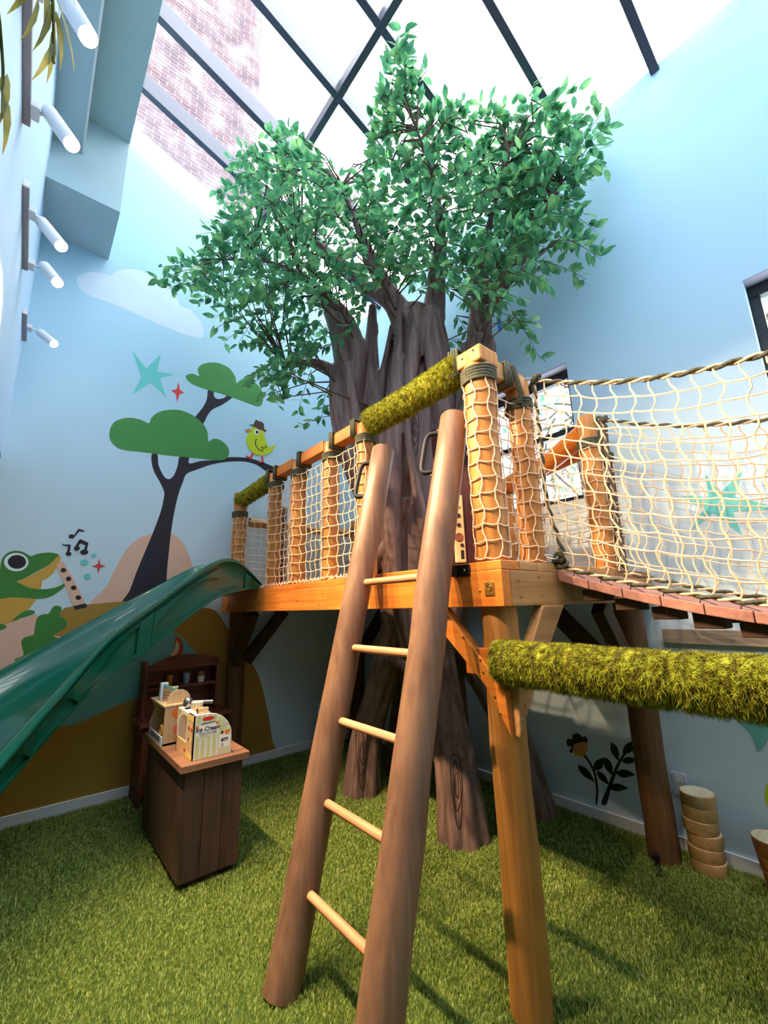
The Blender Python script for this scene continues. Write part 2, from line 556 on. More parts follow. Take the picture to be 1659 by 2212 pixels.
# ------------------------------------------------------------------ mural outlines on the walls (metres: along the wall, height)
MURAL_BACK = [
 ('painted_cloud','cloud',1,[(0.019,4.571),(0.019,4.636),(0.070,4.712),(0.145,4.763),(0.219,4.785),(0.268,4.793),(0.318,4.870),(0.413,4.950),(0.532,4.990),(0.659,4.978),(0.778,4.926),(0.867,4.857),(0.925,4.759),(1.011,4.769),(1.104,4.707),(1.164,4.617),(1.185,4.520),(1.156,4.466),(1.070,4.439),(0.899,4.437),(0.656,4.458),(0.355,4.489),(0.160,4.487),(0.065,4.512)]),
 ('painted_peach_hill','peach',1,[(0.470,1.520),(0.545,1.748),(0.603,1.927),(0.667,2.082),(0.753,2.183),(0.834,2.225),(0.932,2.255),(1.037,2.248),(1.118,2.196),(1.188,2.084),(1.236,1.970),(1.267,1.855),(1.300,1.498)]),
 ('painted_tree_trunk','treedark',1,[(0.791,3.026),(0.793,2.949),(0.823,2.851),(0.884,2.751),(0.928,2.664),(0.931,2.596),(0.915,2.459),(0.872,2.273),(0.818,2.077),(0.766,1.888),(0.723,1.705),(0.689,1.573),(1.032,1.567),(1.019,1.817),(1.017,1.928),(1.019,2.090),(1.023,2.271),(1.036,2.458),(1.060,2.650),(1.090,2.777),(1.122,2.881),(1.224,2.949),(1.356,3.027),(1.495,3.084),(1.641,3.124),(1.755,3.138),(1.875,3.122),(2.000,3.065),(2.213,3.042),(2.222,3.096),(2.081,3.142),(1.913,3.176),(1.753,3.187),(1.601,3.165),(1.510,3.141),(1.405,3.090),(1.251,3.047),(1.138,2.998),(1.130,3.073),(1.045,3.055),(1.030,2.944),(1.006,2.851),(0.971,2.801),(0.932,2.802),(0.890,2.855),(0.854,2.935),(0.838,3.031)]),
 ('painted_branch','treedark',1,[(1.274,3.892),(1.328,3.899),(1.338,3.822),(1.380,3.798),(1.451,3.837),(1.495,3.893),(1.544,3.877),(1.438,3.751),(1.334,3.660),(1.286,3.577),(1.233,3.446),(1.153,3.491),(1.228,3.648),(1.265,3.758)]),
 ('painted_canopy','canopy',1,[(1.037,3.940),(1.051,3.980),(1.100,4.008),(1.169,4.007),(1.148,4.070),(1.178,4.142),(1.263,4.205),(1.372,4.236),(1.487,4.215),(1.559,4.135),(1.579,4.063),(1.629,4.123),(1.707,4.159),(1.811,4.136),(1.888,4.063),(1.903,3.937),(1.865,3.856),(1.762,3.850),(1.603,3.864),(1.431,3.872),(1.267,3.873),(1.109,3.886)]),
 ('painted_canopy','canopy',1,[(0.423,3.136),(0.430,3.222),(0.471,3.292),(0.563,3.344),(0.663,3.351),(0.735,3.335),(0.754,3.398),(0.816,3.479),(0.921,3.534),(1.032,3.555),(1.151,3.528),(1.250,3.460),(1.299,3.376),(1.313,3.283),(1.364,3.325),(1.444,3.325),(1.521,3.265),(1.540,3.191),(1.510,3.126),(1.405,3.085),(1.216,3.068),(0.929,3.039),(0.706,3.025),(0.552,3.012),(0.482,3.033),(0.438,3.081)]),
 ('painted_star','teal',0,[(0.521,4.061),(0.662,3.910),(0.779,4.117),(0.765,3.910),(0.930,3.937),(0.793,3.850),(0.869,3.653),(0.715,3.774),(0.571,3.591),(0.629,3.805)]),
 ('painted_sparkle','red',0,[(0.968,3.867),(0.991,3.778),(1.036,3.764),(0.991,3.730),(0.972,3.638),(0.954,3.722),(0.909,3.745),(0.958,3.780)]),
 ('painted_ochre_hill','ochre',1,[(-0.278,1.463),(0.042,1.449),(0.221,1.493),(0.259,1.553),(0.336,1.572),(0.511,1.593),(0.765,1.608),(1.044,1.598),(1.352,1.545),(1.501,1.501),(1.605,1.362),(1.785,1.123),(1.977,0.835),(2.093,0.471),(2.156,0.176),(2.182,-0.005),(1.319,-0.003),(-0.067,-0.089)]),
 ('painted_peach_slope','peach',1,[(-0.191,1.402),(-0.120,1.436),(-0.027,1.469),(0.070,1.511),(0.098,1.497),(0.194,1.356),(0.307,1.316),(0.341,1.215),(0.226,1.084),(-0.057,0.947),(-0.132,0.957)]),
 ('painted_pond','pond',1,[(0.362,0.637),(0.492,0.658),(0.719,0.738),(0.905,0.785),(1.105,0.835),(1.352,0.863),(1.340,1.085),(1.268,1.191),(1.171,1.289),(0.993,1.345),(0.672,1.220),(0.304,0.863),(0.221,0.681)]),
 ('painted_bush','leafgreen',1,[(-0.000,1.165),(0.008,1.184),(0.036,1.195),(0.046,1.213),(0.028,1.275),(0.021,1.309),(0.034,1.335),(0.065,1.346),(0.089,1.355),(0.091,1.386),(0.090,1.434),(0.098,1.489),(0.123,1.509),(0.162,1.515),(0.176,1.543),(0.190,1.571),(0.213,1.578),(0.241,1.566),(0.247,1.534),(0.237,1.495),(0.265,1.480),(0.290,1.446),(0.289,1.404),(0.270,1.383),(0.237,1.364),(0.217,1.341),(0.242,1.322),(0.262,1.303),(0.229,1.239),(0.077,1.118)]),
 ('painted_fruit','lime',1,[(0.369,1.328),(0.368,1.320),(0.363,1.314),(0.355,1.309),(0.344,1.307),(0.333,1.308),(0.321,1.311),(0.312,1.317),(0.306,1.324),(0.303,1.332),(0.304,1.340),(0.309,1.346),(0.317,1.351),(0.328,1.353),(0.339,1.352),(0.350,1.349),(0.360,1.343),(0.366,1.336)]),
 ('painted_frog_belly','gold',1,[(-0.179,1.648),(-0.069,1.648),(0.069,1.636),(0.066,1.615),(0.039,1.560),(0.001,1.513),(-0.047,1.473),(-0.091,1.452),(-0.152,1.444)]),
 ('painted_frog_foot','leafgreen',1,[(-0.054,1.467),(-0.025,1.507),(0.014,1.540),(0.046,1.546),(0.072,1.538),(0.074,1.521),(0.046,1.504),(-0.006,1.485)]),
 ('painted_frog_foot','leafgreen',1,[(-0.131,1.443),(-0.106,1.444),(-0.083,1.431),(-0.084,1.415),(-0.101,1.402),(-0.126,1.398)]),
 ('painted_frog','leafgreen',1,[(-0.205,1.848),(-0.176,1.863),(-0.177,1.912),(-0.167,1.961),(-0.140,1.998),(-0.099,2.012),(-0.054,2.004),(-0.018,1.981),(-0.000,1.974),(0.037,1.995),(0.093,2.008),(0.140,2.008),(0.170,1.999),(0.184,1.981),(0.170,1.950),(0.106,1.896),(0.033,1.839),(-0.028,1.791),(-0.063,1.769),(-0.033,1.748),(0.019,1.721),(0.082,1.711),(0.150,1.715),(0.201,1.733),(0.229,1.752),(0.246,1.749),(0.243,1.730),(0.211,1.693),(0.174,1.661),(0.125,1.639),(0.069,1.636),(0.013,1.640),(-0.069,1.648),(-0.179,1.651)]),
 ('painted_frog_mouth','gold',0,[(-0.064,1.769),(-0.007,1.802),(0.055,1.846),(0.117,1.903),(0.175,1.988),(0.195,1.970),(0.190,1.940),(0.174,1.887),(0.158,1.846),(0.128,1.805),(0.091,1.779),(0.092,1.743),(0.090,1.712),(0.059,1.712),(0.013,1.724),(-0.028,1.745)]),
 ('painted_frog_eye','paintwhite',1,[(-0.012,1.924),(-0.012,1.905),(-0.018,1.888),(-0.028,1.872),(-0.042,1.860),(-0.059,1.852),(-0.077,1.849),(-0.097,1.851),(-0.115,1.858),(-0.131,1.868),(-0.145,1.883),(-0.154,1.899),(-0.159,1.918),(-0.159,1.936),(-0.154,1.954),(-0.144,1.969),(-0.131,1.981),(-0.114,1.990),(-0.096,1.993),(-0.076,1.992),(-0.057,1.986),(-0.041,1.975),(-0.027,1.961),(-0.017,1.943)]),
 ('painted_frog_pupil','treedark',1,[(-0.027,1.926),(-0.027,1.912),(-0.031,1.898),(-0.038,1.886),(-0.049,1.877),(-0.062,1.871),(-0.076,1.869),(-0.090,1.870),(-0.104,1.875),(-0.116,1.883),(-0.126,1.894),(-0.133,1.907),(-0.137,1.921),(-0.137,1.935),(-0.133,1.948),(-0.126,1.960),(-0.116,1.969),(-0.103,1.975),(-0.089,1.978),(-0.075,1.977),(-0.061,1.972),(-0.048,1.964),(-0.038,1.953),(-0.031,1.940)]),
 ('painted_flute','peach',0,[(0.169,1.920),(0.187,1.936),(0.207,1.942),(0.232,1.908),(0.281,1.827),(0.334,1.731),(0.381,1.642),(0.407,1.589),(0.322,1.569),(0.298,1.620),(0.252,1.730),(0.217,1.803),(0.185,1.869)]),
 ('painted_flute_end','treedark',0,[(0.321,1.572),(0.405,1.594),(0.418,1.567),(0.409,1.556),(0.337,1.543)]),
 ('painted_flute_hole','treedark',1,[(0.240,1.868),(0.239,1.858),(0.233,1.851),(0.224,1.848),(0.214,1.850),(0.206,1.857),(0.203,1.867),(0.204,1.876),(0.210,1.884),(0.219,1.887),(0.229,1.884),(0.237,1.878)]),
 ('painted_flute_hole','treedark',1,[(0.283,1.797),(0.281,1.788),(0.275,1.781),(0.266,1.778),(0.256,1.780),(0.249,1.787),(0.245,1.797),(0.247,1.806),(0.253,1.814),(0.262,1.816),(0.271,1.814),(0.279,1.807)]),
 ('painted_flute_hole','treedark',1,[(0.327,1.724),(0.325,1.714),(0.319,1.707),(0.310,1.704),(0.300,1.707),(0.292,1.714),(0.289,1.723),(0.290,1.733),(0.296,1.740),(0.305,1.743),(0.315,1.740),(0.323,1.733)]),
 ('painted_flute_hole','treedark',1,[(0.368,1.642),(0.366,1.632),(0.360,1.625),(0.351,1.623),(0.341,1.625),(0.333,1.632),(0.329,1.642),(0.331,1.652),(0.337,1.659),(0.346,1.661),(0.356,1.658),(0.364,1.651)]),
 ('painted_dot','teal',1,[(0.387,1.942),(0.386,1.931),(0.379,1.922),(0.368,1.917),(0.355,1.916),(0.343,1.921),(0.334,1.929),(0.330,1.940),(0.332,1.951),(0.339,1.960),(0.350,1.965),(0.362,1.966),(0.374,1.962),(0.383,1.953)]),
 ('painted_dot','teal',1,[(0.439,2.004),(0.438,1.996),(0.433,1.990),(0.427,1.986),(0.419,1.986),(0.412,1.989),(0.406,1.994),(0.404,2.002),(0.405,2.009),(0.409,2.015),(0.416,2.019),(0.423,2.020),(0.431,2.017),(0.436,2.011)]),
 ('painted_dot','teal',1,[(0.416,1.821),(0.415,1.810),(0.409,1.802),(0.400,1.797),(0.390,1.797),(0.380,1.801),(0.373,1.809),(0.369,1.820),(0.370,1.830),(0.376,1.839),(0.385,1.844),(0.395,1.844),(0.405,1.840),(0.413,1.832)]),
 ('painted_sparkle','red',0,[(0.463,1.982),(0.475,1.928),(0.516,1.915),(0.478,1.899),(0.467,1.848),(0.457,1.898),(0.421,1.911),(0.457,1.929)]),
 ('painted_music_note','treedark',0,[(0.255,2.155),(0.280,2.217),(0.288,2.227),(0.334,2.215),(0.321,2.205),(0.294,2.208),(0.268,2.156)]),
 ('painted_note_head','treedark',1,[(0.266,2.159),(0.265,2.151),(0.259,2.145),(0.252,2.141),(0.243,2.140),(0.234,2.143),(0.228,2.148),(0.225,2.155),(0.226,2.163),(0.231,2.169),(0.239,2.173),(0.248,2.174),(0.257,2.171),(0.263,2.166)]),
 ('painted_music_note','treedark',0,[(0.187,2.091),(0.203,2.084),(0.246,2.087),(0.249,2.072),(0.245,2.011),(0.226,2.013),(0.232,2.071),(0.210,2.075),(0.194,2.080)]),
 ('painted_note_head','treedark',1,[(0.261,2.008),(0.260,2.001),(0.255,1.995),(0.247,1.991),(0.238,1.990),(0.230,1.993),(0.224,1.999),(0.221,2.006),(0.222,2.013),(0.227,2.019),(0.235,2.023),(0.244,2.023),(0.252,2.021),(0.258,2.015)]),
 ('painted_music_note','treedark',0,[(0.276,2.061),(0.298,2.126),(0.309,2.138),(0.369,2.111),(0.365,2.045),(0.342,2.036),(0.351,2.090),(0.316,2.106),(0.305,2.088),(0.294,2.056)]),
 ('painted_note_head','treedark',1,[(0.314,2.059),(0.313,2.050),(0.308,2.043),(0.300,2.039),(0.291,2.038),(0.283,2.041),(0.276,2.048),(0.273,2.056),(0.274,2.065),(0.279,2.072),(0.287,2.077),(0.296,2.077),(0.305,2.074),(0.311,2.068)]),
 ('painted_note_head','treedark',1,[(0.377,2.030),(0.375,2.021),(0.368,2.013),(0.357,2.008),(0.344,2.007),(0.332,2.011),(0.324,2.018),(0.320,2.027),(0.322,2.036),(0.329,2.044),(0.339,2.049),(0.352,2.050),(0.364,2.047),(0.373,2.040)]),
 ('painted_bird','lime',1,[(1.761,3.535),(1.829,3.595),(1.911,3.585),(1.935,3.517),(1.959,3.439),(2.003,3.376),(2.045,3.396),(2.082,3.434),(2.071,3.391),(2.026,3.318),(1.945,3.259),(1.844,3.247),(1.772,3.292),(1.729,3.363),(1.727,3.424),(1.749,3.491)]),
 ('painted_bird_beak','tan',0,[(1.704,3.516),(1.761,3.543),(1.780,3.509),(1.733,3.491)]),
 ('painted_bird_hat','hat',0,[(1.754,3.600),(1.798,3.601),(1.825,3.674),(1.856,3.665),(1.902,3.667),(1.926,3.642),(1.932,3.584),(1.966,3.574),(1.944,3.557),(1.871,3.560),(1.799,3.583)]),
 ('painted_bird_eye','paintwhite',1,[(1.872,3.531),(1.870,3.515),(1.862,3.500),(1.850,3.490),(1.837,3.487),(1.825,3.491),(1.816,3.501),(1.812,3.515),(1.814,3.531),(1.822,3.545),(1.834,3.555),(1.847,3.559),(1.860,3.555),(1.869,3.545)]),
 ('painted_bird_pupil','treedark',1,[(1.862,3.526),(1.861,3.515),(1.855,3.506),(1.847,3.501),(1.839,3.502),(1.833,3.508),(1.830,3.518),(1.832,3.529),(1.837,3.538),(1.845,3.543),(1.854,3.542),(1.860,3.536)]),
 ('painted_bird_wing','treedark',1,[(1.835,3.435),(1.827,3.386),(1.846,3.337),(1.889,3.304),(1.930,3.303),(1.922,3.338),(1.913,3.333),(1.924,3.310),(1.895,3.314),(1.854,3.344),(1.837,3.389),(1.845,3.435)]),
 ('painted_bird_wing','treedark',1,[(1.903,3.348),(1.942,3.342),(1.971,3.367),(1.954,3.383),(1.947,3.374),(1.961,3.368),(1.941,3.352),(1.906,3.358)]),
 ('painted_bird_leg','red',0,[(1.799,3.262),(1.819,3.258),(1.802,3.194),(1.777,3.180),(1.728,3.198),(1.731,3.212),(1.776,3.202)]),
 ('painted_bird_leg','red',0,[(1.909,3.245),(1.925,3.248),(1.948,3.175),(1.878,3.149),(1.884,3.166),(1.919,3.182)]),
 ('painted_fox_tail','rust',1,[(1.155,1.282),(1.192,1.244),(1.214,1.186),(1.207,1.137),(1.189,1.099),(1.094,1.104),(1.131,1.150),(1.140,1.205),(1.136,1.255)]),
 ('painted_fox_patch','cream',1,[(1.151,1.240),(1.175,1.196),(1.172,1.146),(1.147,1.110),(1.101,1.107),(1.131,1.150),(1.145,1.191)]),
]
MURAL_RIGHT = [
 ('painted_stem','plant',1,[(1.722,0.406),(1.686,0.363),(1.659,0.308),(1.652,0.229),(1.655,0.176),(1.669,0.102),(1.656,0.105),(1.639,0.180),(1.636,0.236),(1.644,0.316),(1.672,0.373),(1.709,0.416)]),
 ('painted_stem','plant',1,[(1.592,0.119),(1.553,0.213),(1.506,0.318),(1.461,0.408),(1.404,0.494),(1.414,0.498),(1.477,0.412),(1.527,0.320),(1.580,0.214),(1.627,0.120)]),
 ('painted_leaf','plant',1,[(1.767,0.326),(1.765,0.300),(1.755,0.282),(1.741,0.269),(1.723,0.259),(1.702,0.253),(1.680,0.249),(1.657,0.245),(1.665,0.264),(1.674,0.283),(1.684,0.299),(1.698,0.313),(1.715,0.322),(1.738,0.328)]),
 ('painted_leaf','plant',1,[(1.647,0.320),(1.621,0.329),(1.602,0.340),(1.589,0.354),(1.580,0.370),(1.574,0.388),(1.570,0.406),(1.567,0.425),(1.586,0.414),(1.606,0.403),(1.623,0.390),(1.637,0.376),(1.646,0.360),(1.651,0.342)]),
 ('painted_leaf','plant',1,[(1.629,0.320),(1.631,0.299),(1.626,0.284),(1.617,0.273),(1.605,0.265),(1.590,0.260),(1.574,0.256),(1.557,0.253),(1.560,0.269),(1.564,0.284),(1.570,0.298),(1.579,0.309),(1.591,0.317),(1.607,0.322)]),
 ('painted_leaf','plant',1,[(1.560,0.423),(1.571,0.398),(1.573,0.378),(1.570,0.361),(1.563,0.348),(1.551,0.336),(1.538,0.326),(1.524,0.317),(1.520,0.338),(1.517,0.357),(1.516,0.376),(1.518,0.392),(1.526,0.406),(1.538,0.417)]),
 ('painted_leaf','plant',1,[(1.501,0.534),(1.511,0.510),(1.514,0.489),(1.511,0.472),(1.504,0.457),(1.493,0.444),(1.481,0.432),(1.467,0.421),(1.464,0.442),(1.461,0.462),(1.460,0.481),(1.463,0.499),(1.469,0.514),(1.481,0.526)]),
 ('painted_leaf','plant',1,[(1.432,0.478),(1.406,0.483),(1.386,0.493),(1.370,0.507),(1.358,0.523),(1.347,0.542),(1.338,0.562),(1.330,0.582),(1.350,0.573),(1.370,0.564),(1.389,0.553),(1.405,0.539),(1.418,0.523),(1.428,0.503)]),
 ('painted_leaf','plant',1,[(1.448,0.431),(1.434,0.421),(1.419,0.419),(1.404,0.421),(1.389,0.427),(1.373,0.436),(1.357,0.446),(1.341,0.458),(1.355,0.462),(1.369,0.465),(1.384,0.466),(1.399,0.464),(1.415,0.458),(1.431,0.448)]),
 ('painted_leaf','plant',1,[(1.499,0.343),(1.484,0.330),(1.467,0.325),(1.449,0.325),(1.430,0.331),(1.411,0.339),(1.391,0.350),(1.370,0.362),(1.386,0.369),(1.402,0.375),(1.419,0.378),(1.437,0.378),(1.456,0.373),(1.476,0.362)]),
 ('painted_leaf','plant',1,[(1.563,0.238),(1.546,0.227),(1.528,0.224),(1.509,0.226),(1.489,0.232),(1.469,0.242),(1.448,0.254),(1.428,0.267),(1.445,0.272),(1.462,0.275),(1.480,0.277),(1.499,0.275),(1.519,0.269),(1.540,0.258)]),
 ('painted_flower_petals','treedark',1,[(1.838,0.469),(1.821,0.496),(1.789,0.498),(1.784,0.526),(1.756,0.543),(1.724,0.542),(1.713,0.528),(1.684,0.536),(1.672,0.519),(1.681,0.493),(1.718,0.486),(1.743,0.476),(1.772,0.463),(1.790,0.428),(1.801,0.401),(1.822,0.406),(1.799,0.443),(1.829,0.441)]),
 ('painted_flower_heart','orangepaint',1,[(1.777,0.464),(1.743,0.481),(1.685,0.500),(1.677,0.466),(1.701,0.414),(1.739,0.389),(1.781,0.397),(1.794,0.423)]),
 ('painted_star','teal',0,[(0.674,2.288),(0.621,2.149),(0.493,2.261),(0.555,2.110),(0.355,1.998),(0.579,2.021),(0.557,1.868),(0.675,2.033),(0.811,1.935),(0.721,2.064),(0.826,2.177),(0.685,2.139)]),
 ('painted_star','pond',0,[(0.765,0.814),(0.530,0.867),(0.608,0.771),(0.672,0.663),(0.691,0.657),(0.705,0.743)]),
 ('painted_fruit','lime',1,[(0.600,0.460),(0.608,0.430),(0.621,0.402),(0.637,0.378),(0.654,0.363),(0.671,0.358),(0.685,0.364),(0.695,0.380),(0.699,0.404),(0.696,0.433),(0.688,0.465),(0.675,0.494),(0.659,0.517),(0.641,0.532),(0.625,0.536),(0.611,0.530),(0.602,0.513),(0.598,0.489)]),
]
# ================================================================== THE ROOM
XL, XR, YB = -0.285, 3.292, 4.465          # bulkhead face, right wall, mural wall
YF, XW = -2.6, -3.3                        # wall behind the camera, far left wall
K = 0.345
def zsky(x):
    return 5.52 + K * (XR - x)

def struct(name, mb, mat, **kw):
    return props(build(name, mb, mat, **kw), kind='structure')

floor = struct('floor', MB().box(XW, XR + 0.2, YF, YB + 0.2, -0.1, 0.0), M['twig'])
floor.data.materials[0] = speckle('turf_backing', [(46, 66, 26), (70, 92, 38)], 30, 0.9)

# mural wall, its top follows the slope of the glass
poly = [(XW - 0.1, -0.05), (XR + 0.2, -0.05), (XR + 0.2, zsky(XR) + 0.12), (XL - 0.2, zsky(XL - 0.2) + 0.2), (XW - 0.1, zsky(XL - 0.2) + 0.2)]
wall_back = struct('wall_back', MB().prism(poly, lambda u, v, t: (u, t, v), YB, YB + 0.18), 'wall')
# right wall with two window openings
WIN = [(1.468, 2.35, 2.30, 3.484), (-0.75, 0.292, 2.30, 3.482)]       # y0, y1, z0, z1
zr = zsky(XR) + 0.06
mb = MB()
mb.box(XR, XR + 0.24, YF, YB, -0.05, 2.30)
mb.box(XR, XR + 0.24, YF, YB, 3.483, zr)
mb.box(XR, XR + 0.24, YF, -0.75, 2.30, 3.483)
mb.box(XR, XR + 0.24, 0.292, 1.468, 2.30, 3.483)
mb.box(XR, XR + 0.24, 2.35, YB, 2.30, 3.483)
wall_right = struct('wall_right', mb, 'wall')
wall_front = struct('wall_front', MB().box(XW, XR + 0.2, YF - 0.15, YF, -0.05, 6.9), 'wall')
wall_left = struct('wall_left', MB().box(XW - 0.15, XW, YF, YB, -0.05, 2.8), 'bulk')
# upper wall over the left side, and the ceiling below it
wall_upper = struct('wall_upper', MB().box(XL - 0.16, XL, YF, YB, 2.76, 6.75), 'bulk')
ceiling = struct('ceiling', MB().box(XW, XL - 0.16, YF, YB, 2.76, 2.9), 'ceil')

# soffit under the high edge of the skylight
mb = MB()
mb.box(XL, -0.078, YF, 3.8, 5.36, 6.6)
trim_1 = struct('trim_1', mb, 'soffit')
props(trim_1, 'pale grey-green soffit beam running under the skylight edge')
mb = MB()
mb.box(-0.078, 0.238, YF, 3.8, 5.735, 6.6)
build('soffit_recess', mb, 'soffit', trim_1)
mb = MB()
mb.box(-0.086, -0.072, YF, 3.8, 5.352, 5.366)
build('corner_bead', mb, 'base', trim_1)
trim_2 = struct('trim_2', MB().box(XL, 0.235, 3.8, YB, 4.96, 6.6), 'soffit')

# baseboards
baseboard_back = struct('baseboard_back', MB().box(XW, XR, YB - 0.016, YB, 0, 0.088), 'base', bevel=0.004)
baseboard_right = struct('baseboard_right', MB().box(XR - 0.016, XR, YF, YB - 0.016, 0, 0.08), 'base', bevel=0.004)

# ------------------------------------------------------------------ skylight
def rp(x, y, dz):                          # a point on the skylight slope
    return (x, y, zsky(x) + dz)
RAFT = [3.87, 3.20, 2.46, 1.835, 1.145, 0.46, -0.23, -0.92, -1.61, -2.3]
mb = MB()
mb.beam(rp(0.16, YF, 0.22), rp(0.16, YB, 0.22), 0.12, 0.16)
sky_win = struct('window_1', mb, 'frame')
props(sky_win, 'sloping glass roof with dark metal rafters above the room')
xa, xb = 0.2, XR + 0.05
for y in RAFT:
    mb = MB()
    mb.beam(rp(xa, y + 0.03, 0.105), rp(xb, y + 0.03, 0.105), 0.062, 0.20)
    build('rafter', mb, 'frame', sky_win, bevel=0.005)
mb = MB().beam((1.665, YF, zsky(1.665) + 0.06), (1.665, YB, zsky(1.665) + 0.06), 0.062, 0.115)
build('purlin', mb, 'frame', sky_win, bevel=0.005)
ys = [YB] + RAFT + [YF]
for i in range(len(ys) - 1):
    for (x0, x1) in ((xa, 1.665), (1.665, xb)):
        y1, y0 = ys[i] - 0.0, ys[i + 1] + 0.0
        mb = MB()
        vs = [rp(x0, y0, 0.20), rp(x1, y0, 0.20), rp(x1, y1, 0.20), rp(x0, y1, 0.20)]
        mb.add(vs, [(0, 1, 2, 3)])
        build('pane', mb, 'pane', sky_win, recalc=False)

# ------------------------------------------------------------------ side windows
for wi, (y0, y1, z0, z1) in enumerate(WIN):
    mb = MB()
    xf0, xf1 = XR + 0.10, XR + 0.16
    t = 0.055
    mb.box(xf0, xf1, y0, y1, z1 - t - 0.03, z1)
    mb.box(xf0, xf1, y0, y1, z0, z0 + t)
    mb.box(xf0, xf1, y0, y0 + t, z0 + t, z1 - t - 0.03)
    mb.box(xf0, xf1, y1 - t, y1, z0 + t, z1 - t - 0.03)
    o = struct('window_%d' % (wi + 2), mb, 'winblack', bevel=0.004)
    build('transom', MB().box(xf0 - 0.01, xf1, y0 + t, y1 - t, 2.90, 2.95), 'winblack', o, bevel=0.003)
    for (a, b_) in ((z0 + t, 2.90), (2.95, z1 - t - 0.03)):
        build('pane', MB().add([(xf0 + 0.03, y0 + t, a), (xf0 + 0.03, y1 - t, a), (xf0 + 0.03, y1 - t, b_), (xf0 + 0.03, y0 + t, b_)], [(0, 1, 2, 3)]), 'pane', o, recalc=False)
    mb = MB()
    mb.box(XR + 0.0, XR + 0.10, y0, y1, z1 - 0.004, z1 + 0.002)
    build('reveal', mb, 'reveal', o)

# ------------------------------------------------------------------ mural
PLAB = dict(painted_cloud='pale painted cloud on the blue wall', painted_frog='painted green frog playing a flute', painted_bird='painted lime bird wearing a brown hat',
            painted_tree_trunk='painted dark tree trunk with a long side branch', painted_flute='painted peach flute with dark holes', painted_pond='painted teal pond behind the slide',
            painted_bush='painted green wavy bush below the frog', painted_ochre_hill='large painted ochre hill along the floor', painted_peach_hill='painted peach hill behind the dark trunk',
            painted_flower_heart='orange heart of the painted flower')
def mural(items, wall, fn, back):
    for i, (nm, col, sm, pts) in enumerate(items):
        p = crom(pts, 4) if sm else pts
        mb = MB().prism(p, fn, back, 0.0006 + 0.00014 * i)
        o = build(nm, mb, 'p_' + col, wall)
        if nm in PLAB:
            o['label'] = PLAB[nm]
mural(MURAL_BACK, wall_back, lambda u, v, t: (u, YB - t, v), -0.002)
mural(MURAL_RIGHT, wall_right, lambda u, v, t: (XR - t, u, v), -0.002)

# ------------------------------------------------------------------ turf
def turf():
    N1, N2 = 560000, 40000
    x = np.concatenate([rng.uniform(-0.3, XR, N1), rng.uniform(-1.2, XR, N2)])
    y = np.concatenate([rng.uniform(0.2, YB, N1), rng.uniform(-0.5, YB, N2)])
    d = np.hypot(x, y)
    keep = rng.random(len(x)) < np.clip(1.25 - d / 5.5, 0.3, 1)
    x, y, d = x[keep], y[keep], d[keep]
    n = len(x)
    h = rng.uniform(0.011, 0.024, n)
    wd = rng.uniform(0.0008, 0.0016, n) * np.clip(d / 2.2, 1, 2.2)
    a = rng.uniform(0, 2 * PI, n)
    lean = rng.uniform(0.1, 1.1, n) * h
    la = rng.normal(0.8, 1.3, n)
    v = np.zeros((n, 5, 3))
    cx, sy = np.cos(a) * wd, np.sin(a) * wd
    mx_, my_ = x + np.cos(la) * lean * 0.35, y + np.sin(la) * lean * 0.35
    tx, ty = x + np.cos(la) * lean, y + np.sin(la) * lean
    v[:, 0] = np.stack([x - cx, y - sy, np.full(n, -0.002)], 1)
    v[:, 1] = np.stack([x + cx, y + sy, np.full(n, -0.002)], 1)
    v[:, 2] = np.stack([mx_ + cx, my_ + sy, h * 0.62], 1)
    v[:, 3] = np.stack([mx_ - cx, my_ - sy, h * 0.62], 1)
    v[:, 4] = np.stack([tx, ty, h], 1)
    me = bpy.data.meshes.new('turf')
    base = np.arange(n)[:, None] * 5
    q = (base + np.array([0, 1, 2, 3])).astype(np.int32)
    t3 = (base + np.array([3, 2, 4])).astype(np.int32)
    me.vertices.add(n * 5)
    me.vertices.foreach_set('co', v.reshape(-1))
    me.loops.add(n * 7)
    li = np.concatenate([q, t3], axis=1).reshape(-1)
    me.loops.foreach_set('vertex_index', li)
    me.polygons.add(n * 2)
    st = np.empty((n, 2), np.int32)
    st[:, 0] = np.arange(n) * 7
    st[:, 1] = np.arange(n) * 7 + 4
    me.polygons.foreach_set('loop_start', st.reshape(-1))
    me.update(calc_edges=True)
    mat = speckle('turf_blades', [(94, 118, 46), (138, 160, 68), (210, 216, 134)], 70, 0.4, 0, 0.25, [0.3, 0.5, 0.74], 0.5, 2)
    me.materials.append(mat)
    o = bpy.data.objects.new('artificial_turf', me)
    link(o)
    props(o, 'green artificial turf covering the whole floor', 'turf', kind='stuff')
turf()

